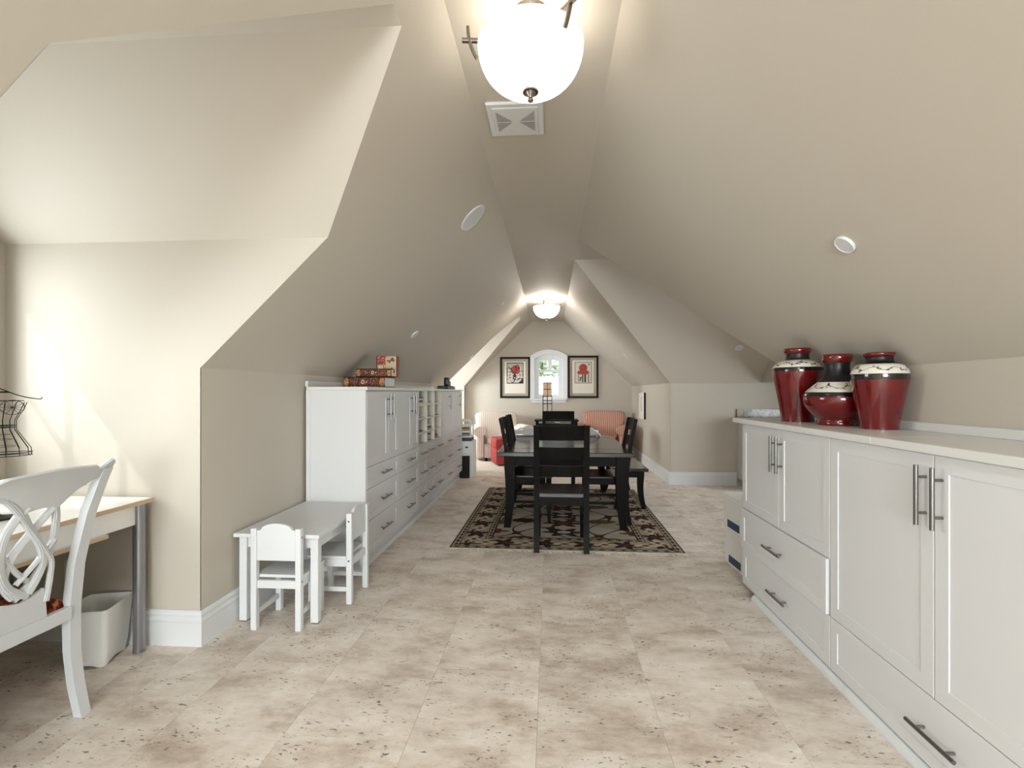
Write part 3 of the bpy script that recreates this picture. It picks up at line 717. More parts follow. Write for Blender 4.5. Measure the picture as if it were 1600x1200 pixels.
def onL(x, y): return (x, y, ZK+mL*(x-XL))
def onR(x, y): return (x, y, ZK+mR*(XR-x))
slope_disc('ceiling_speaker', 'largest round white speaker flush in the left sloping ceiling', 'speaker', onL(-.571,3.505), nl, .118, .008, 1)
slope_disc('ceiling_speaker', 'round white disc on the right slope above the vases', 'speaker', onR(1.171,1.995), nr, .042, .012, 1)
slope_disc('recessed_light', 'round white fitting on left slope above the stacked books', 'light', onL(-1.315,4.567), nl, .046, .012, 1)
slope_disc('smoke_detector', 'tiny white disc high on left slope near the far lamp', 'detector', onL(-.645,6.49), nl, .03, .012, 1)
slope_disc('recessed_light', 'round white fitting low on far left slope', 'light', onL(-1.30,7.80), nl, .05, .012, 1)
slope_disc('recessed_light', 'round white fitting low on far right slope above right wall canvas', 'light', onR(1.185,7.62), nr, .05, .012, 1)
slope_disc('recessed_light', 'round white fitting on the alcove slope at right', 'light', (2.39,6.283,ZK+mR*(AY1-6.283)-.04), (0,-mR,-1), .05, .012, 1)
slope_disc('smoke_detector', 'small white disc on flat ceiling close to far gable', 'detector', (-.078,9.70,H), (0,0,-1), .03, .02, 1)

# ------------------------------------------------------------------ rug, dining table, dining chairs, bench
RW_, RL_ = 1.895, 2.50; RC = (.127, 5.13)
rug = thing('patterned_rug', 'fringed oriental rug with brown border under the dining table', 'rug', (RC[0], RC[1], .0005), math.radians(-.35))
def rug_col(u, v):
    x = (u-.5)*RW_; y = (v-.5)*RL_
    n = vnoise(u*60, v*80, 2); n2 = vnoise(u*9, v*12, 5)
    base = LC(166,150,130); field = LC(166,154,138); dk = LC(48,36,32); md = LC(98,72,56); cr = LC(186,170,146); rust = LC(84,50,42)
    ex = RW_/2-np.abs(x); ey = RL_/2-np.abs(y); e = np.minimum(ex, ey)
    horiz = ey < ex; t = np.where(horiz, x, y)                    # coordinate along the border
    C = np.broadcast_to(field, u.shape+(3,)).copy()*(.85+.3*n2[...,None])
    def put(mask, c): C[mask] = c*(.82+.36*n[mask][:,None])
    def blot(tx, ty, a, b, k=0.0):
        return (tx/a)**2+(ty/b)**2 < 1+k*(n-.5)
    # field: lattice of curved vines and paired palmettes, dark medallions on the axis
    put((e > .34) & (np.abs(np.sin(x*9+1.1*np.sin(y*7))*np.cos(y*6.2+.9*np.sin(x*8))) < .07), dk*1.3)
    for yy in np.arange(-1.05, 1.1, .30):
        q = 1 if int(round((yy+1.05)/.30)) % 2 else 0
        rr = np.hypot(x*1.0, (y-yy)*1.5); an = np.arctan2((y-yy)*1.5, x)
        put((e > .33) & (rr < .15*(1+.35*np.cos(an*6))), dk if q else rust*.8)
        put((e > .33) & (rr < .06), cr if q else md)
        for sx in (-1, 1):
            if not q:
                put((e > .30) & blot(x-sx*.36, y-yy-.08, .15, .075, .5), dk if sx < 0 else md)
            rr2 = np.hypot(x-sx*.60, (y-yy)*1.4); an2 = np.arctan2((y-yy)*1.4, x-sx*.60)
            put((e > .31) & (rr2 < .075*(1+.4*np.cos(an2*4))), rust if q else md)
    # border bands
    put(e < .30, base*.9)
    per = .335; w = (t/per) % 1.0-.5; d = e-.165
    put((e < .26) & (e > .07) & (np.abs(d-.055*np.sin(t/per*2*PI)) < .012), dk*1.2)
    rr = np.hypot(w*per, d); an = np.arctan2(d, w*per)
    put((e < .29) & (rr < .082*(1+.38*np.cos(an*5))), dk); put((rr < .032) & (e < .29), rust)
    w2 = ((t/per+.5) % 1.0)-.5; rr = np.hypot(w2*per*.8, d*1.2); an = np.arctan2(d, w2*per)
    put((e < .29) & (rr < .06*(1+.3*np.cos(an*4))), cr); put((rr < .026) & (e < .29), md)
    for e0, e1 in ((.015,.062),(.268,.315)):
        put((e >= e0) & (e < e1), cr*.72); m_ = (e-(e0+e1)/2)/.016; w3 = ((t/.085) % 1.0-.5)*2.2
        put((e >= e0) & (e < e1) & (np.abs(m_)+np.abs(w3) < 1.05), dk)
    for e0, e1 in ((0,.014),(.060,.069),(.259,.270),(.312,.322)): put((e >= e0) & (e < e1), dk*.9)
    return C
painted_grid('pile', 236, 312, lambda u, v: np.stack([(u-.5)*RW_, (v-.5)*RL_, .008+0*u], -1), rug_col, 'rug', rug)
b = B(); b.box((-RW_/2,-RL_/2,.0005),(RW_/2,RL_/2,.0078)); b.out('backing', 'fringe', rug)
for sy in (-1, 1):
    b = B(); rnd = random.Random(4)
    for k in range(330):
        x = -RW_/2+RW_*(k+.5)/330; L = rnd.uniform(.03,.058)+.025*abs(math.sin(x*7)); dx = rnd.uniform(-.03,.03)
        y = sy*RL_/2
        b.bm.faces.new([b.bm.verts.new(p) for p in ((x-.003,y,.007),(x+.003,y,.007),(x+dx+.003,y+sy*L,.003+rnd.random()*.012),(x+dx-.003,y+sy*L,.003))])
    f = b.out('fringe', 'fringe', rug, recalc=False); f['kind'] = 'stuff'

GZ = .0089           # top of the rug pile
tx0, tx1, ty0, ty1 = -.500, .773, 4.45, 6.30
tb = thing('dining_table', 'long espresso dining table with flared legs on oriental rug', 'table', ((tx0+tx1)/2, (ty0+ty1)/2, GZ))
hx, hy = (tx1-tx0)/2, (ty1-ty0)/2
TZ = .722-GZ
for k, (a, c) in enumerate(((-hy, -hy+.30), (-hy+.302, hy-.302), (hy-.30, hy))):
    B().box((-hx,a,TZ-.042),(hx,c,TZ), bev=.006, seg=2).out('tabletop_board', 'darktop', tb)
b = B()
for s_ in (-1, 1):
    b.box((s_*(hx-.085)-.012,-hy+.11,TZ-.135),(s_*(hx-.085)+.012,hy-.11,TZ-.0425)); b.box((-hx+.11,s_*(hy-.085)-.012,TZ-.135),(hx-.11,s_*(hy-.085)+.012,TZ-.0425))
b.out('apron', 'dark', tb)
def sabre_leg(sx, sy, cx, cy, ztop, w0, w1, flare, fy=0.0):
    rings = []
    for k in range(13):
        t_ = k/12; z = t_*ztop; wv = w1+(w0-w1)*min(1, t_*1.15); f = flare*(1-t_)**2.2; g = fy*(1-t_)**2.2
        bow = -.012*math.sin(PI*min(1,t_*1.1))*(1 if flare else 0)
        x = cx+sx*(f+bow); y = cy+sy*g; h_ = wv/2
        rings.append([(x-h_,y-h_,z),(x+h_,y-h_,z),(x+h_,y+h_,z),(x-h_,y+h_,z)])
    return B().loft(rings)
for sx in (-1, 1):
    for sy in (-1, 1):
        sabre_leg(sx, sy, sx*(hx-.115), sy*(hy-.075), TZ-.0425, .098, .062, .022).out('leg', 'dark', tb)

def dining_chair(label):
    t = thing('dining_chair', label, 'chair', (0,0,0), 0, 'espresso ladder-back dining chairs')
    wv, dp, hs, ht = .44, .43, .463, 1.012
    def rake(z): return -dp/2+.018 - (.0 if z < hs else .085*((z-hs)/(ht-hs))**1.35) - .03*max(0, (.2-z)/.2)**1.5
    for sx in (-1, 1):
        rings = []
        for k in range(15):
            z = ht*k/14; y = rake(z); x = sx*(wv/2-.023); a = .0225; c = .017
            rings.append([(x-a,y-c,z),(x+a,y-c,z),(x+a,y+c,z),(x-a,y+c,z)])
        B().loft(rings).out('rear_post', 'dark', t)
        sabre_leg(sx, 1, sx*(wv/2-.03), dp/2-.03, hs-.028, .042, .032, 0, .012).out('leg', 'dark', t)
    for z0, z1 in ((.893,ht),(.742,.838),(.600,.690)):
        rings = []
        for k in range(11):
            q = -1+2*k/10; x = q*(wv/2-.044); bow = -.022*(1-q*q)
            y0 = rake(z0)+bow; y1 = rake(z1)+bow
            crown = 0.0
            rings.append([(x,y0-.008,z0),(x,y0+.008,z0),(x,y1+.008,z1+crown),(x,y1-.008,z1+crown)])
        B().loft(rings).out('slat', 'dark', t)
    b = B(); b.box((-wv/2-.004,-dp/2+.036,hs-.026),(wv/2+.004,dp/2+.012,hs), bev=.008, seg=2); b.box((-wv/2+.0455,-dp/2+.003,hs-.026),(wv/2-.0455,-dp/2+.0355,hs)); b.out('seat', 'darktop', t)
    b = B()
    b.box((-wv/2+.048,-dp/2+.006,hs-.095),(wv/2-.048,-dp/2+.026,hs-.0265)); b.box((-wv/2+.052,dp/2-.035,hs-.085),(wv/2-.052,dp/2-.017,hs-.0265))
    for sx in (-1, 1): b.box((sx*(wv/2-.03)-.009,-dp/2+.04,hs-.085),(sx*(wv/2-.03)+.009,dp/2-.055,hs-.0265))
    b.out('seat_rail', 'dark', t)
    for sx in (-1, 1): B().box((sx*(wv/2-.03)-.008,-dp/2+.03,.185),(sx*(wv/2-.03)+.008,dp/2-.05,.210), bev=.002).out('stretcher', 'dark', t)
    return t
ch = dining_chair('dark ladder-back chair at near end of table, back to camera')
ch.location = (.087, 3.80+.245, GZ); ch.rotation_euler = (0,0,0)
copy_tree(ch, loc=(.108, 6.36-.215+.22, GZ), rz=PI, label='dark ladder-back chair at far end of table facing the camera')
copy_tree(ch, loc=(-.452+.245, 4.89, GZ), rz=-PI/2, label='dark ladder-back chair on left side of table, nearer of two')
copy_tree(ch, loc=(-.440+.245, 5.43, GZ), rz=-PI/2, label='dark ladder-back chair on left side of table, farther of two')
copy_tree(ch, loc=(.752-.215, 4.885, GZ), rz=PI/2, label='dark ladder-back chair on right side of table before the bench')
bn = thing('dining_bench', 'backless dark bench with flared legs on right side of table', 'bench', (.87, 5.85, 0))
bx, by, bz = .19, .57, .452
B().box((-bx,-by,bz-.036),(bx,by,bz), bev=.005, seg=2).out('seat', 'darktop', bn)
b = B()
for s_ in (-1, 1):
    b.box((s_*(bx-.06)-.009,-by+.08,bz-.105),(s_*(bx-.06)+.009,by-.08,bz-.0365)); b.box((-bx+.08,s_*(by-.06)-.009,bz-.105),(bx-.08,s_*(by-.06)+.009,bz-.0365))
b.out('apron', 'dark', bn)
for sx in (-1, 1):
    for sy in (-1, 1):
        z0 = GZ if sx < 0 else 0.0006
        o = sabre_leg(sx, sy, sx*(bx-.075), sy*(by-.05), bz-.0365-z0, .066, .046, .038).out('leg', 'dark', bn); o.location.z = z0
# white curved panel on the far end of the table
pn = thing('curved_panel', 'wide white curved-edge panel on black strip across far table end', 'panel', (.07, 6.17, .7225))
pts = [(-.565,0,.008),(-.55,0,.035),(-.52,0,.062),(-.47,0,.094),(-.40,0,.106),(0,0,.112),(.40,0,.106),(.47,0,.094),(.52,0,.062),(.55,0,.035),(.565,0,.008)]
rings = [[(x,-.10,z),(x,.10,z),(x*.985,.10,z-.008),(x*.985,-.10,z-.008)] for x, y, z in pts]
B().loft(rings).out('sheet', 'paper', pn, smooth=True)
B().box((-.50,-.096,.0002),(.50,-.080,.012), bev=.002).out('base_strip', 'black', pn)
B().box((-.545,.06,.0125),(.545,.064,.072)).out('rear_leaf', 'paper', pn)

# ------------------------------------------------------------------ far sitting corner
pr = thing('pale_rug', 'pale shaggy rug at far end by the armchairs', 'rug', (-.45, 8.43, .0005))
b = B(); rnd = random.Random(3)
b.box((-1.05,-.82,0),(1.05,.35,.014), bev=.004); b.out('pile', 'palerug', pr)
b = B()
for k in range(260):
    x = -1.05+2.1*k/260
    for sy, yy in ((-1,-.82),(1,.35)):
        b.bm.faces.new([b.bm.verts.new(p) for p in ((x,yy,.012),(x+.007,yy,.012),(x+.006+rnd.uniform(-.01,.01),yy+sy*.05,.002),(x+.002,yy+sy*.05,.002))])
f = b.out('fringe', 'fringe', pr, recalc=False); f['kind'] = 'stuff'
def armchair(label, loc, rz, m):
    t = thing('armchair', label, 'armchair', loc, rz, 'striped armchairs by the far window')   # faces -y
    b = B(); b.superbox((-.37,-.36,.05),(.37,.36,.33), .22); b.out('base', m, t, smooth=True)
    B().superbox((-.29,-.44,.315),(.29,.22,.47), .28).out('seat_cushion', m, t, smooth=True)
    def lean(q): return Vector((q.x*(1+.10*max(0,q.z/.3)), q.y*(1-.25*max(0,q.z/.3))+.10*(q.z+.3)/.6, q.z))
    B().superbox((-.375,.14,.30),(.375,.40,.885), .30, fn=lean).out('backrest', m, t, smooth=True)
    for s_ in (-1, 1):
        ar = B().superbox((s_*.42-.075,-.40,.06),(s_*.42+.075,.30,.52), .25).out('arm', m, t, smooth=True)
        rings = []
        for k in range(12):
            y = -.44+.70*k/11; rr = .125*(1 if 0 < k < 11 else .82)*(1-.012*k)
            rings.append([(s_*.43+rr*math.cos(2*PI*i/20)*1.05, y, .565+rr*math.sin(2*PI*i/20)*.85) for i in range(20)])
        B().loft(rings).out('arm_roll', m, ar, smooth=True)
    b = B()
    for sx in (-1, 1):
        for yy in (-.30,.28): b.box((sx*.30-.022,yy-.022,.0005),(sx*.30+.022,yy+.022,.075))
    b.out('foot', 'dark', t); return t
armchair('cream armchair with faint red stripes left of arched window', (-.98, 9.27, 0), math.radians(17), 'stripeL').scale = (1.06,1.04,1.0)
armchair('rose-pink striped armchair right of arched window', (.975, 9.30, 0), math.radians(-14), 'stripeR').scale = (1.06,1.04,1.03)
ot = thing('ottoman', 'red upholstered ottoman in front of the cream armchair', 'ottoman', (-.72, 8.49, .0145), math.radians(19))
B().superbox((-.30,-.24,.02),(.30,.24,.30), .12, nu=36).out('base', 'red', ot, smooth=True); B().superbox((-.31,-.25,.29),(.31,.25,.47), .18, nu=36).out('cushion', 'red', ot, smooth=True)
sd = thing('side_table', 'dark two-tier side table between the two armchairs', 'table', (.10, 8.05, .0145))
b = B(); b.box((-.36,-.22,.79),(.36,.22,.815), bev=.003); b.out('table_top', 'dark', sd)
B().box((-.34,-.20,.72),(.34,.20,.738), bev=.002).out('shelf', 'dark', sd)
for sx in (-1, 1):
    for sy in (-1, 1): B().box((sx*.32-.02,sy*.19-.02,.0005 if True else 0),(sx*.32+.02,sy*.19+.02,.79)).out('leg', 'dark', sd)
for q, (x0, x1, mm, lab) in enumerate(((-.24,-.02,'greypaper','grey magazine lying inside the dark side table'),(.06,.26,'paper','white magazine lying inside the dark side table'))):
    o = B().box((x0,-.15,0),(x1,.13,.022), bev=.002).out('magazine', mm); o.location = (.10,8.05,.7528); tag(o, lab, 'magazine')
lt = thing('lantern_lamp', 'slim black floor lantern with paper shade before the arched window', 'lamp', (-.056, 9.0, 0))
b = B()
for sx in (-1, 1):
    for sy in (-1, 1): b.box((sx*.082-.006,sy*.082-.006,.0005),(sx*.082+.006,sy*.082+.006,1.215))
b.out('leg', 'blackmetal', lt)
b = B(); b.box((-.008,-.008,.03),(.008,.008,1.2)); b.out('pole', 'blackmetal', lt)
for z in (.03, 1.06, 1.12, 1.20): B().box((-.09,-.09,z),(.09,.09,z+.014)).out('ring', 'blackmetal', lt)
B().box((-.075,-.075,1.2145),(.075,.075,1.33)).out('shade', 'lantern', lt); B().box((-.072,-.072,1.342),(.072,.072,1.455)).out('shade', 'lantern', lt)
b = B(); b.box((-.078,-.078,1.3305),(.078,.078,1.3415)); b.box((-.078,-.078,1.4555),(.078,.078,1.467)); b.box((-.004,-.079,1.215),(.004,-.0755,1.455))
b.box((-.0785,-.079,1.215),(-.072,-.0755,1.455)); b.box((.072,-.079,1.215),(.0785,-.0755,1.455)); b.out('shade_frame', 'frame', lt)
# storage cart and board beyond the left cabinets
ca = thing('storage_cart', 'narrow white storage tower beyond far end of left cabinets', 'cart', (-1.30, 7.36, 0))
b = B(); b.box((-.13,-.18,.001),(.13,.18,.54), bev=.004); b.out('body', 'paper', ca)
for k in range(3): B().box((-.118,-.187,.02+.174*k),(.118,-.1805,.185+.174*k), bev=.003).out('drawer', 'plastic', ca)
b = B()
for z in (.10,.275,.45): b.box((.02,-.1935,z-.012),(.06,-.1875,z+.012))
b.out('handle', 'black', ca)
o = B().box((-.12,-.14,0),(.10,.14,.05), bev=.004).out('black_box', 'black'); o.location = (-1.30,7.36,.5405); tag(o, 'low black box on white storage tower beyond the cabinets', 'box')
cr = thing('wire_crate', 'small cream frame crate with papers on the black box', 'crate', (-1.30,7.36,.591))
b = B()
for sx in (-1, 1):
    for sy in (-1, 1): b.box((sx*.09-.012,sy*.12-.012,0),(sx*.09+.012,sy*.12+.012,.27))
for z in (0,.245): 
    for sy in (-1, 1): b.box((-.078,sy*.12-.01,z),(.078,sy*.12+.01,z+.025))
    for sx in (-1, 1): b.box((sx*.09-.01,-.108,z),(sx*.09+.01,.108,z+.025))
b.out('frame', 'mat2', cr)
for k in range(4): B().box((-.075,-.105,.03+.045*k),(.07,.10,.055+.045*k), rot=Matrix.Rotation(random.uniform(-.08,.08),3,'Z')).out('folder', ('greypaper','paper','brownbox','paper')[k], cr)
o = B().box((-.10,-.012,0),(.05,.012,.33), bev=.002).out('board', 'frame'); o.location = (-1.255,7.10,.0005); tag(o, 'dark brown board standing at far end of left cabinets', 'board')

# pictures
def painting(name, label, x0, x1, z0, z1, fcol, pic):
    t = thing(name, label, 'picture', ((x0+x1)/2, YF, (z0+z1)/2), 0, 'framed prints beside the arched window'); base = t.location.copy()
    b = B(); f = .042; d = .03
    for q in ((x0,z0,x1,z0+f),(x0,z1-f,x1,z1),(x0,z0+f,x0+f,z1-f),(x1-f,z0+f,x1,z1-f)): b.box((q[0],YF-d,q[1]),(q[2],YF-.001,q[3]), bev=.003)
    b.out('frame', 'frame', t, base=base)
    B().box((x0+f,YF-.012,z0+f),(x1-f,YF-.004,z1-f)).out('outer_mat', 'mat1', t, base=base)
    g = f+.055; B().box((x0+g,YF-.0145,z0+g),(x1-g,YF-.0122,z1-g)).out('inner_mat', 'mat2', t, base=base)
    px0, px1, pz0, pz1 = pic
    painted_grid('print', 70, 88, lambda u, v: np.stack([px0+(px1-px0)*u, YF-.0149+0*u, pz0+(pz1-pz0)*v], -1), fcol, 'print', t, base=base)
CRM2 = LC(214,206,192); INK = LC(40,36,36); TOM = LC(176,66,52)
def art_left(u, v):
    C = np.broadcast_to(LC(206,198,186), u.shape+(3,)).copy(); n = vnoise(u*9, v*9, 4); n2 = vnoise(u*18, v*18, 9)
    C[v > .78] = LC(176,178,172)
    blob = ((u-.55)/.28)**2+((v-.66)/.22)**2 < .55+.9*n
    C[blob & (u > .25)] = TOM; C[blob & (n2 > .68)] = INK
    w = np.abs(np.sin(u*14+6*vnoise(u*3, v*3, 7))*np.cos(v*13+5*vnoise(u*4, v*4, 8)))
    C[(w < .12) & ~blob & (v < .75)] = INK
    C[(np.abs(u-.30-.25*np.sin(v*5)) < .03) & (v < .8)] = INK
    e = np.minimum(np.minimum(u, 1-u), np.minimum(v, 1-v)); C[e < .035] = INK; return C
def art_right(u, v):
    C = np.broadcast_to(LC(214,206,194), u.shape+(3,)).copy(); n = vnoise(u*12, v*12, 3)
    r = np.hypot((u-.5)/.22, (v-.72)/.17)
    C[r < 1.0] = TOM; C[(np.abs(r-.55) < .1) & (n > .35)] = LC(120,36,34); C[np.abs(r-1.0) < .07] = LC(110,36,34)
    brim = (np.abs(u-.5) < .36-.9*np.abs(v-.50)) & (v > .41) & (v < .60); C[brim] = LC(168,70,58)
    for x0, w in ((.22,.02),(.47,.035),(.62,.05),(.80,.025)): C[(np.abs(u-x0) < w) & (v < .41) & (v > .05)] = INK
    C[(np.abs(u-.33) < .09) & (v < .30) & (v > .07) & (n > .5)] = LC(110,104,98)
    C[(np.hypot(u-.83, v-.88) < .035)] = INK
    e = np.minimum(np.minimum(u, 1-u), np.minimum(v, 1-v)); C[e < .03] = LC(120,104,92); return C
painting('framed_print', 'framed red and black abstract print left of the arched window', -1.04, -.416, 1.161, 2.012, art_left, (-.905,-.555,1.46,1.895))
painting('framed_print', 'framed print of red round shape on stalks right of the arched window', .354, .980, 1.162, 2.03, art_right, (.495,.845,1.465,1.905))
cv = thing('canvas_picture', 'white canvas with small dark drawing on the right wall', 'picture', (XR, 8.74, 1.04))
b = B(); b.box((-.035,-.25,-.235),(-.001,.25,.235), bev=.002); b.out('canvas', 'mat2', cv)
B().box((-.034,-.2515,-.234),(-.002,-.2502,.234)).out('canvas_edge', 'frame', cv)
painted_grid('drawing', 30, 50, lambda u, v: np.stack([-.0356+0*u, .06-.12*u, -.10+.26*v], -1),
    lambda u, v: np.where(((np.abs(u-.5-.2*np.sin(v*9)) < .16) & (vnoise(u*7, v*12, 2) > .35))[...,None], LC(50,48,48), LC(232,226,214)), 'print', cv)

# outlets
def outlet(label, loc, rz):
    t = thing('wall_outlet', label, 'outlet', loc, rz, 'white wall outlets')
    B().box((-.036,-.0065,-.058),(.036,-.0006,.058), bev=.002).out('plate', 'switch', t)
    for z in (-.022,.022):
        f = B().box((-.017,-.009,z-.015),(.017,-.0066,z+.015), bev=.002).out('socket', 'switch', t)
        b = B(); b.box((-.008,-.0096,z-.004),(-.005,-.0091,z+.006)); b.box((.005,-.0096,z-.004),(.008,-.0091,z+.006)); b.out('slot', 'slot', f)
outlet('white outlet plate on dormer wall behind the white chair', (-2.465, DY1, .362), 0)
outlet('white outlet plate on right wall above the baseboard past the bench', (XR, 7.74, .37), PI/2)
outlet('outlet plate on far wall left of the cream armchair', (-1.556, YF, .31), 0)
outlet('outlet plate on left wall under the white childrens table', (XL, 3.05, .30), -PI/2)

# ------------------------------------------------------------------ children's table and chairs
kt = thing('childs_table', 'low white childrens table against the left wall', 'table', (-1.506, 2.931, 0))
B().box((-.245,-.392,.478),(.245,.392,.50), bev=.004, seg=2).out('tabletop', 'kid', kt)
for sx in (-1, 1):
    for sy in (-1, 1):
        lg = B().box((sx*.205-.022,sy*.345-.022,.006),(sx*.205+.022,sy*.345+.022,.4775), bev=.003).out('leg', 'kid', kt)
        B().box((sx*.205-.017,sy*.345-.017,.0005),(sx*.205+.017,sy*.345+.017,.0058)).out('glide', 'slot', lg)
b = B()
for s_ in (-1, 1):
    b.box((s_*.205-.009,-.322,.415),(s_*.205+.009,.322,.4775)); b.box((-.182,s_*.345-.009,.415),(.182,s_*.345+.009,.4775))
b.out('apron', 'kid', kt)
def kid_chair(label):
    t = thing('childs_chair', label, 'chair', (0,0,0), 0, 'small white childrens chairs')   # faces +y
    wv, dp = .28, .27
    for sx in (-1, 1):
        p = B(); p.box((sx*(wv/2-.016)-.016,-dp/2,.0005),(sx*(wv/2-.016)+.016,-dp/2+.034,.548), bev=.004, seg=2); p.out('rear_post', 'kid', t)
        B().box((sx*(wv/2-.016)-.016,dp/2-.034,.0005),(sx*(wv/2-.016)+.016,dp/2,.272), bev=.003).out('leg', 'kid', t)
        B().box((sx*(wv/2-.016)-.009,-dp/2+.0345,.075),(sx*(wv/2-.016)+.009,dp/2-.0345,.103), bev=.002).out('stretcher', 'kid', t)
        B().box((sx*(wv/2-.016)-.010,-dp/2+.0345,.225),(sx*(wv/2-.016)+.010,dp/2-.0345,.272), bev=.002).out('side_rail', 'kid', t)
        for z in (.50,.262):
            B().cyl((sx*(wv/2+.0006),-dp/2+.017,z),(sx*(wv/2-.002),-dp/2+.017,z),.0055,seg=12).out('bolt', 'black', t)
    B().box((-.107,-dp/2+.007,.225),(.107,-dp/2+.025,.268), bev=.002).out('rear_rail', 'kid', t)
    B().box((-.107,dp/2-.026,.225),(.107,dp/2-.008,.268), bev=.002).out('front_rail', 'kid', t)
    b = B(); b.box((-wv/2+.002,-dp/2+.036,.2725),(wv/2-.002,dp/2+.008,.290), bev=.004, seg=2); b.out('seat', 'kid', t)
    top = [(-.107,-dp/2+.008,.535)]+[(.085*math.cos(PI-PI*k/12)*1.0, -dp/2+.008, .540+.034*math.sin(PI*k/12)) for k in range(13)]+[(.107,-dp/2+.008,.535)]
    b = B(); b.prism([(-.107,-dp/2+.008,.375)]+top+[(.107,-dp/2+.008,.375)], (0,.016,0)); b.out('backrest', 'kid', t)
    return t
kc = kid_chair('small white childrens chair tucked under near short side of white table')
kc.location = (-1.470, 2.475+.135, 0)
copy_tree(kc, loc=(-1.196-.135, 2.955, 0), rz=PI/2, label='small white childrens chair tucked under room side of white table')

# ------------------------------------------------------------------ decorated book boxes and black device on the left top
LT = 1.3205
def bookcol(seed, spine):
    def f(u, v):
        n = vnoise(u*30, v*8, seed); n2 = vnoise(u*60, v*18, seed+1)
        C = LC(96,44,32)*(.6+.8*n[...,None]); C[n2 > .72] = LC(176,132,84)
        for cu in (.07,.93): C[(np.hypot((u-cu)/.06, (v-.5)/.42) < 1) & (n2 > .35)] = LC(208,150,92)
        r = np.hypot((u-.47)/.035, (v-.52)/.22); C[(r < 1) & (r > .55)] = LC(230,208,180); C[np.hypot((u-.56)/.012, (v-.5)/.09) < 1] = LC(230,208,180)
        for cu in (.14,.36,.62,.86): C[np.abs(u-cu) < .006] = LC(60,28,20)
        C[(v < .06) | (v > .94)] = LC(44,24,18); return C
    return f
def covercol(u, v):
    n = vnoise(u*12, v*14, 21); n2 = vnoise(u*30, v*34, 5)
    C = np.broadcast_to(LC(206,186,152), u.shape+(3,)).copy(); C *= (.85+.25*n2[...,None])
    C[(u < .48) & (v > .58)] = LC(150,42,34); C[(u < .48) & (v > .58) & (n2 > .64)] = LC(214,140,110)
    C[(np.hypot((u-.72)/.2, (v-.80)/.16) < 1) & (n > .45)] = LC(112,84,60); C[(np.hypot(u-.86, (v-.25)*1.2) < .08)] = LC(40,34,30)
    C[(u > .1) & (u < .34) & (v > .08) & (v < .48)] = LC(214,206,176); C[(u > .42) & (v > .1) & (v < .5) & (n2 > .68)] = LC(80,96,70)
    C[(np.abs(u-.37) < .02) & (v < .55)] = LC(70,60,48); C[(u < .06) | (v < .04)] = LC(120,36,28); return C
def book_box(label, x0, x1, y0, y1, z0, z1, seed):
    t = thing('book_box', label, 'book', ((x0+x1)/2, (y0+y1)/2, z0), 0, 'old-looking decorated books'); base = t.location.copy()
    th = .007
    for za, zb in ((z0, z0+th), (z1-th, z1)): B().box((x0,y0+.004,za),(x1,y1,zb), bev=.001).out('cover', 'frame', t, base=base)
    B().box((x0+.006,y0+.012,z0+th),(x1-.006,y1-.008,z1-th)).out('page_block', 'paper', t, base=base)
    hz = (z1-z0)/2
    painted_grid('spine', 110, 30, lambda u, v: np.stack([x0+(x1-x0)*u, y0+.006-.008*np.sin(PI*v), z0+(z1-z0)*v], -1), bookcol(seed, 1), 'book', t, base=base, smooth=True)
    return t
book_box('thick brown decorated book lying lowest of three on left cabinet top', -1.725, -1.372, 3.90, 4.17, LT, LT+.088, 3)
book_box('thinner brown decorated book lying on the thick one', -1.622, -1.318, 3.91, 3.985, LT+.0885, LT+.157, 8)
bk = thing('book_box', 'upright book with red and cream pictorial cover, behind stacked brown books', 'book', (-1.378,4.035,LT+.0885), 0, 'old-looking decorated books')
B().box((-.098,-.032,.003),(.066,.032,.176)).out('page_block', 'paper', bk)
for sy in (-1, 1): B().box((-.103,sy*.036-.003,0),(.072,sy*.036+.003,.18), bev=.001).out('cover', 'frame', bk)
painted_grid('cover_print', 60, 70, lambda u, v: np.stack([-.101+.172*u, -.0394+0*u, .002+.176*v], -1), covercol, 'book', bk)
painted_grid('spine', 14, 50, lambda u, v: np.stack([.072+.006*np.sin(PI*u), -.039+.078*u, .18*v], -1),
    lambda u, v: (LC(140,58,44)*(.65+.7*vnoise(u*6, v*22, 4))[...,None]), 'book', bk, smooth=True)
dv = thing('desk_phone', 'flat black device with upright block at far end of left cabinet top', 'phone', (-1.44,6.62,LT), math.radians(4))
B().box((-.07,-.42,0),(.07,.34,.045), bev=.012, seg=2).out('base', 'black', dv)
B().superbox((-.035,-.075,.0455),(.03,.075,.165), .3).out('handset', 'black', dv, smooth=True)
B().box((-.03,.10,.0455),(.03,.17,.12), bev=.006).out('receiver', 'greypaper', dv)
B().box((-.05,.20,.0455),(.05,.32,.052), bev=.002).out('keypad', 'greysteel', dv)

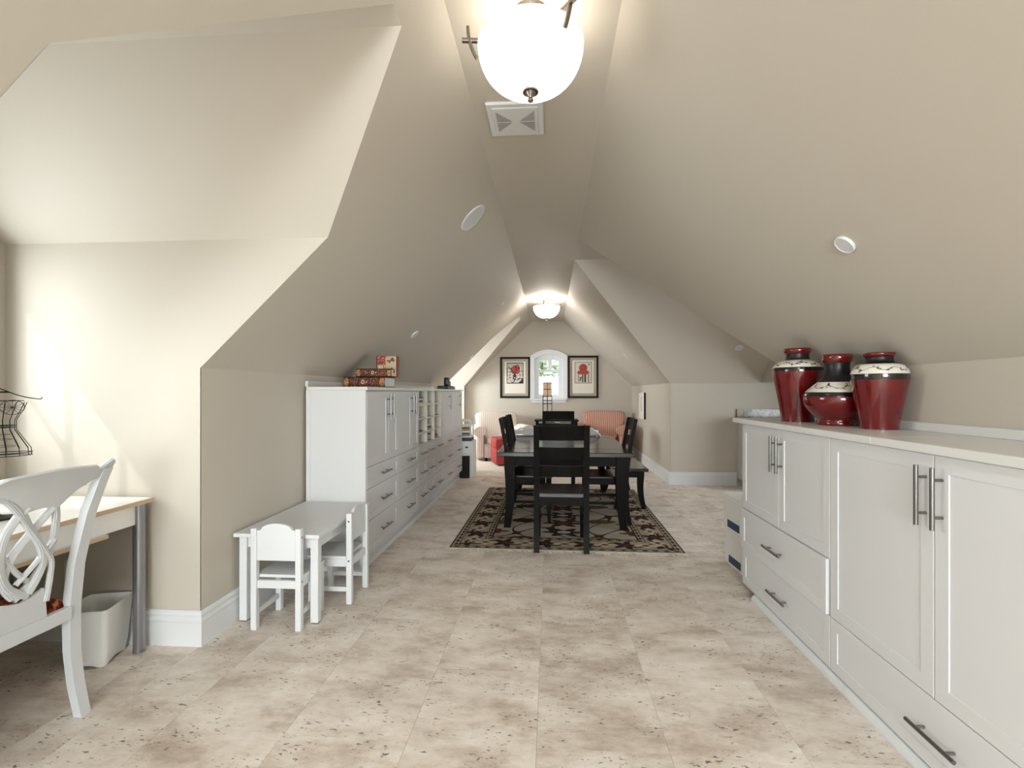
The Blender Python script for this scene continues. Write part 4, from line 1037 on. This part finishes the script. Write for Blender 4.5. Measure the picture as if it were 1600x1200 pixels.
# ------------------------------------------------------------------ desk, desk chair, bin, wire dress form in the dormer
dk = thing('desk', 'white desk with birch edges and grey metal legs in the dormer', 'desk', (-2.385, 1.66, 0))
dx0, dx1, dy0, dy1, dz = -.40, .388, -.64, .632, .75
b = B(); b.box((dx0+.003,dy0+.003,dz-.020),(dx1-.003,dy1-.003,dz)); b.out('desktop', 'deskwhite', dk)
b = B()
for q in ((dx0,dy0,dx1,dy0+.0028),(dx0,dy1-.0028,dx1,dy1),(dx0,dy0+.003,dx0+.0028,dy1-.003),(dx1-.0028,dy0+.003,dx1,dy1-.003)): b.box((q[0],q[1],dz-.0205),(q[2],q[3],dz-.0004))
b.out('edge_band', 'birch', dk)
for sx, sy in ((dx0+.05,dy0+.06),(dx1-.035,dy0+.06),(dx0+.05,dy1-.055),(dx1-.030,dy1-.055)):
    lg = B().cyl((sx,sy,.012),(sx,sy,dz-.0205),.026,seg=24).out('leg', 'greysteel', dk, smooth=True); B().cyl((sx,sy,.0005),(sx,sy,.0118),.027,seg=24).out('foot', 'greysteel', lg, smooth=True)
for q, (a, c) in enumerate(((.28,.575),(-.28,.277),(-.60,-.283))): B().box((dx1-.045,a,dz-.118),(dx1-.028,c,dz-.0205), bev=.001).out('fascia', 'deskwhite', dk)
B().box((dx1-.35,-.52,dz-.136),(dx1-.012,.395,dz-.1185), bev=.001).out('pull_out_tray', 'birch', dk)
B().box((dx1-.345,-.515,dz-.1183),(dx1-.016,.39,dz-.1168)).out('tray_surface', 'deskwhite', dk)
o = tag(B().superbox((-.07,-.16,0),(.07,.16,.012), .5).out('mouse_mat', 'greysteel', smooth=True), 'grey shiny rounded pad on the pull-out tray of desk', 'pad'); o.location = (-2.13,1.53,dz-.1165)
o = tag(B().box((-.05,-.11,0),(.05,.11,.21), bev=.004).out('white_box', 'paper'), 'plain white upright box on the desk below wire dress form', 'box'); o.location = (-2.42,1.80,dz+.0005)
df = thing('dress_form', 'black wire bustier-shaped stand on the desk', 'stand', (-2.303, 1.853, dz+.0005), math.radians(50))
def ell(a, bb, z, n=28, x0=0.0, y0=0.0): return [(x0+a*math.cos(2*PI*k/n), y0+bb*math.sin(2*PI*k/n), z) for k in range(n+1)]
B().lathe([(.001,.0),(.06,.0),(.06,.006),(.02,.012),(.004,.02),(.004,.27)], seg=24).out('foot', 'blackmetal', df, smooth=True)
b = B(); zb = .262
lv = [(0,.098,.055),(.03,.096,.054),(.11,.052,.034),(.15,.052,.036),(.20,.075,.05),(.225,.084,.055)]
for z, a, c in ((0,.100,.056),(.012,.101,.057),(.120,.050,.033),(.128,.050,.033),(.232,.075,.045)): b.tube(ell(a, c, zb+z), .0017, 5)
b.out('hoop', 'blackmetal', df, smooth=True)
b = B()
for k in range(14):
    a = 2*PI*k/14; pts = []
    for z, ra, rb in lv: pts.append((ra*math.cos(a), rb*math.sin(a), zb+z))
    b.tube(pts, .0014, 5)
for zz in (.04,.07,.09):
    t_ = np.interp(zz, [l[0] for l in lv], [l[1] for l in lv]); u_ = np.interp(zz, [l[0] for l in lv], [l[2] for l in lv]); b.tube(ell(t_*.55, u_*1.02, zb+zz), .001, 4)
b.out('rib', 'blackmetal', df, smooth=True)
for s_ in (-1, 1):
    b = B()
    for k in range(5):
        q = (k-2)*.012; b.tube([(s_*.040+.036*math.cos(2*PI*i/24), -.054-.010*abs(math.sin(2*PI*i/24)), zb+.205+.030*math.sin(2*PI*i/24)) for i in range(25)], .0016, 4) if k == 2 else None
    for i in range(6):
        a = PI*i/6; b.tube([(s_*.040+.035*math.cos(a), -.056, zb+.205+.029*math.sin(a)), (s_*.040, -.082, zb+.205), (s_*.040-.035*math.cos(a), -.056, zb+.205-.029*math.sin(a))], .0010, 4)
    b.out('cup', 'blackmetal', df)
    b = B(); b.tube(bez((0,0,zb+.285),(s_*.03,0,zb+.27),(s_*.06,0,zb+.245),(s_*.125,-.01,zb+.238),12)+[Vector((s_*.13,-.012,zb+.246))], .0022, 6); b.out('hanger_arm', 'blackmetal', df)
b = B(); b.box((-.03,-.012,zb+.265),(.03,.012,zb+.272)); b.tube([(0,0,zb+.27),(0,0,zb+.30)], .003, 6); b.out('neck_cap', 'blackmetal', df)

# waste bin: flared square tub with arched base cut-outs
bi = thing('waste_bin', 'white plastic waste bin standing beside the desk leg', 'bin', (-2.168, 2.160, 0), math.radians(15))
def ringsq(hx_, hy_, z, n=9, arch_=0.0, r=.02):
    out = []
    cs = [(hx_-r, hy_-r, 0), (-hx_+r, hy_-r, PI/2), (-hx_+r, -hy_+r, PI), (hx_-r, -hy_+r, 1.5*PI)]
    for ci, (cx_, cy_, a0) in enumerate(cs):
        for k in range(4): out.append([cx_+r*math.cos(a0+PI/2*k/3), cy_+r*math.sin(a0+PI/2*k/3), z])
        nx_, ny_, na = cs[(ci+1) % 4]; e0 = out[-1][:2]; e1 = (nx_+r*math.cos(na), ny_+r*math.sin(na))
        for k in range(1, n): 
            t_ = k/n; out.append([e0[0]+(e1[0]-e0[0])*t_, e0[1]+(e1[1]-e0[1])*t_, z+arch_*math.sin(PI*t_)])
    return out
hb = .272
outer = [ringsq(.076,.088,.0006,arch_=.014), ringsq(.085,.097,.06), ringsq(.098,.112,hb-.004), ringsq(.100,.114,hb)]
inner = [ringsq(.095,.109,hb), ringsq(.092,.106,hb-.01), ringsq(.080,.092,.03), ringsq(.06,.07,.026)]
b = B(); b.loft(outer+inner, True, False); b.bm.faces.new([b.bm.verts.new(p) for p in ringsq(.0595,.0695,.0262)]); b.out('tub', 'plastic', bi, smooth=True)

# desk chair with interlaced splat; local +y = facing direction, turned to face the desk
dc = thing('desk_chair', 'pale grey-white wooden chair with interlaced ribbon back facing the desk', 'chair', (-2.085, 1.582, 0), PI/2)
def backy(z):      # leaning curve of the back plane
    return float(np.interp(z, [0,.12,.25,.42,.60,.80,.95,1.03], [-.236,-.208,-.192,-.190,-.205,-.250,-.305,-.345]))
def bp(x, z, o=0.0): return Vector((x, backy(z)+o+.25*x*x, z))
for s_ in (-1, 1):
    rings = []
    for k in range(24):
        z = .978*k/23; x = s_*(.205+.018*max(0,(z-.42)/.6)); a = .023-.004*abs(z-.42)/.6; c = .017
        if z > .95: a *= 1.0
        p = bp(x, z); rings.append([(p.x-a,p.y-c,z),(p.x+a,p.y-c,z),(p.x+a,p.y+c,z),(p.x-a,p.y+c,z)])
    B().loft(rings).out('rear_post', 'chairpaint', dc, smooth=True)
    rings = []
    for k in range(10):
        z = .40*k/9; a = .017+.008*k/9; rings.append([(s_*.215-a,.20-a,z+.0005),(s_*.215+a,.20-a,z+.0005),(s_*.215+a,.20+a,z+.0005),(s_*.215-a,.20+a,z+.0005)])
    B().loft(rings).out('leg', 'chairpaint', dc)
# crest rail: yoke outline with rolled ears
def crest_top(x):
    q = abs(x)/.245
    return float(np.interp(q, [0,.62,.67,.73,.80,.88,.95,1.0], [1.005,.996,.988,.974,.980,1.001,1.012,1.000]))
def crest_bot(x):
    q = abs(x)/.245
    return float(np.interp(q, [0,.10,.24,.34,.50,.70,.86,1.0], [.868,.866,.862,.880,.916,.938,.944,.962]))
rings = []
for k in range(49):
    x = -.245+.49*k/48; t_ = crest_top(x); b_ = crest_bot(x)
    roll = .016*(1 if abs(x) < .15 else max(0, 1-(abs(x)-.15)/.03))
    pb, pm, pt = bp(x, b_), bp(x, t_-.022), bp(x, t_)
    rings.append([pb+Vector((0,-.011,0)), pm+Vector((0,-.012,0)), pt+Vector((0,-.014-roll,0)), pt+Vector((0,-.004-roll*.8,.006)), pt+Vector((0,.012,0)), pb+Vector((0,.011,0))])
B().loft(rings).out('crest_rail', 'chairpaint', dc, smooth=True)
def splat_strap(pts, w=.026, off=0.0, name='splat_ribbon'):
    P_ = [bp(x, z, off) for x, z in pts]
    o = B().strap(P_, w, .012, (0,1,-.28)).strap(P_, w*.62, .0175, (0,1,-.28)).out(name, 'chairpaint', dc, smooth=True); return o
def b2(p0, p1, p2, p3, n=18): return [(v.x, v.y) for v in bez((*p0,0),(*p1,0),(*p2,0),(*p3,0),n)]
for s_ in (-1, 1):
    m_ = lambda pts: [(s_*x, z) for x, z in pts]
    splat_strap(m_(b2((-.150,.935),(-.075,.915),(-.045,.84),(.010,.765))+b2((.010,.765),(.060,.70),(.085,.63),(.020,.555))[1:]), .028, -.004*s_)       # crest to far loop
    splat_strap(m_(b2((.045,.885),(.085,.84),(.118,.72),(.055,.615))+b2((.055,.615),(.035,.58),(.01,.565),(-.02,.548))[1:]), .028, .003*s_)
    splat_strap(m_(b2((.125,.925),(.06,.86),(-.02,.755),(-.085,.66))+b2((-.085,.66),(-.10,.63),(-.10,.59),(-.088,.50))[1:]), .019, .006*s_)
    splat_strap(m_(b2((-.02,.60),(.03,.65),(.06,.69),(.088,.735))), .016, -.002*s_)
# splat base and shoe
pts = [(-.098,.43),(-.088,.50),(-.078,.552),(-.03,.535),(0,.53),(.03,.535),(.078,.552),(.088,.50),(.098,.43)]
b = B(); f_ = [bp(x, z, -.007) for x, z in pts]; g_ = [bp(x, z, .007) for x, z in pts]; b.loft([f_, g_]); b.out('splat_base', 'chairpaint', dc)
b = B(); b.box((-.186,-.204,.385),(.186,-.176,.437), bev=.003); b.out('rear_rail', 'chairpaint', dc)
b = B()
for s_ in (-1, 1): b.box((s_*.213-.012,-.172,.355),(s_*.213+.012,.175,.425), bev=.002)
b.box((-.19,.19,.355),(.19,.212,.425), bev=.002); b.out('seat_rail', 'chairpaint', dc)
def cush_col(u, v):
    n = vnoise(u*30, v*34, 6); n2 = vnoise(u*60, v*70, 2)
    C = LC(112,40,26)*(.6+.7*n2[...,None]); C[n > .62] = LC(180,116,74); C[(n < .3)] = LC(64,24,18); return C
def cush_pos(u, v):
    a = 2*u-1; c = 2*v-1; e = np.clip(1-np.maximum(np.abs(a), np.abs(c))**5, 0, 1)**.5
    return np.stack([a*.205, .005+c*.178, .4255+.058*e], -1)
painted_grid('seat_cushion', 90, 90, cush_pos, cush_col, 'cushion', dc, smooth=True)

# ------------------------------------------------------------------ outdoors beyond the arched window
g = tag(B().box((-14,11.5,-3.2),(14,40,-3.0)).out('lawn', 'grass'), 'green lawn far below the arched window', 'lawn')
def tree(label, loc, r, h, seed):
    t = thing('garden_tree', label, 'tree', loc, 0, 'trees outside the arched window'); rnd = random.Random(seed)
    rings = []
    B().tube([(0,0,0),(.05,0,h*.35),(-.04,.05,h*.7),(0,0,h)], [.16,.13,.09,.03], 8).out('trunk', 'bark', t)
    b = B()
    for k in range(2600):
        th = rnd.uniform(0, 2*PI); ph = math.acos(rnd.uniform(-1, 1)); q = rnd.uniform(.45,1)**.6
        c = Vector((r*q*math.sin(ph)*math.cos(th), r*q*math.sin(ph)*math.sin(th), h*.72+h*.42*q*math.cos(ph)))
        u_ = Vector((rnd.gauss(0,1), rnd.gauss(0,1), rnd.gauss(0,.6))).normalized(); v_ = u_.orthogonal().normalized(); s_ = rnd.uniform(.09,.20)
        b.bm.faces.new([b.bm.verts.new(c+u_*s_), b.bm.verts.new(c+v_*s_*.5), b.bm.verts.new(c-u_*s_), b.bm.verts.new(c-v_*s_*.5)])
    f = b.out('foliage', 'leaf', t, recalc=False); f['kind'] = 'stuff'; return t
tree('leafy green tree outside, left in the arched window', (-1.9, 14.6, -2.99), 1.7, 5.2, 1)
tree('leafy green tree outside, right in the arched window', (1.95, 18.6, -2.99), 1.75, 5.8, 2)
tree('leafy green tree outside, farthest behind in arched window', (-.4, 24.5, -2.99), 2.6, 7.0, 3)
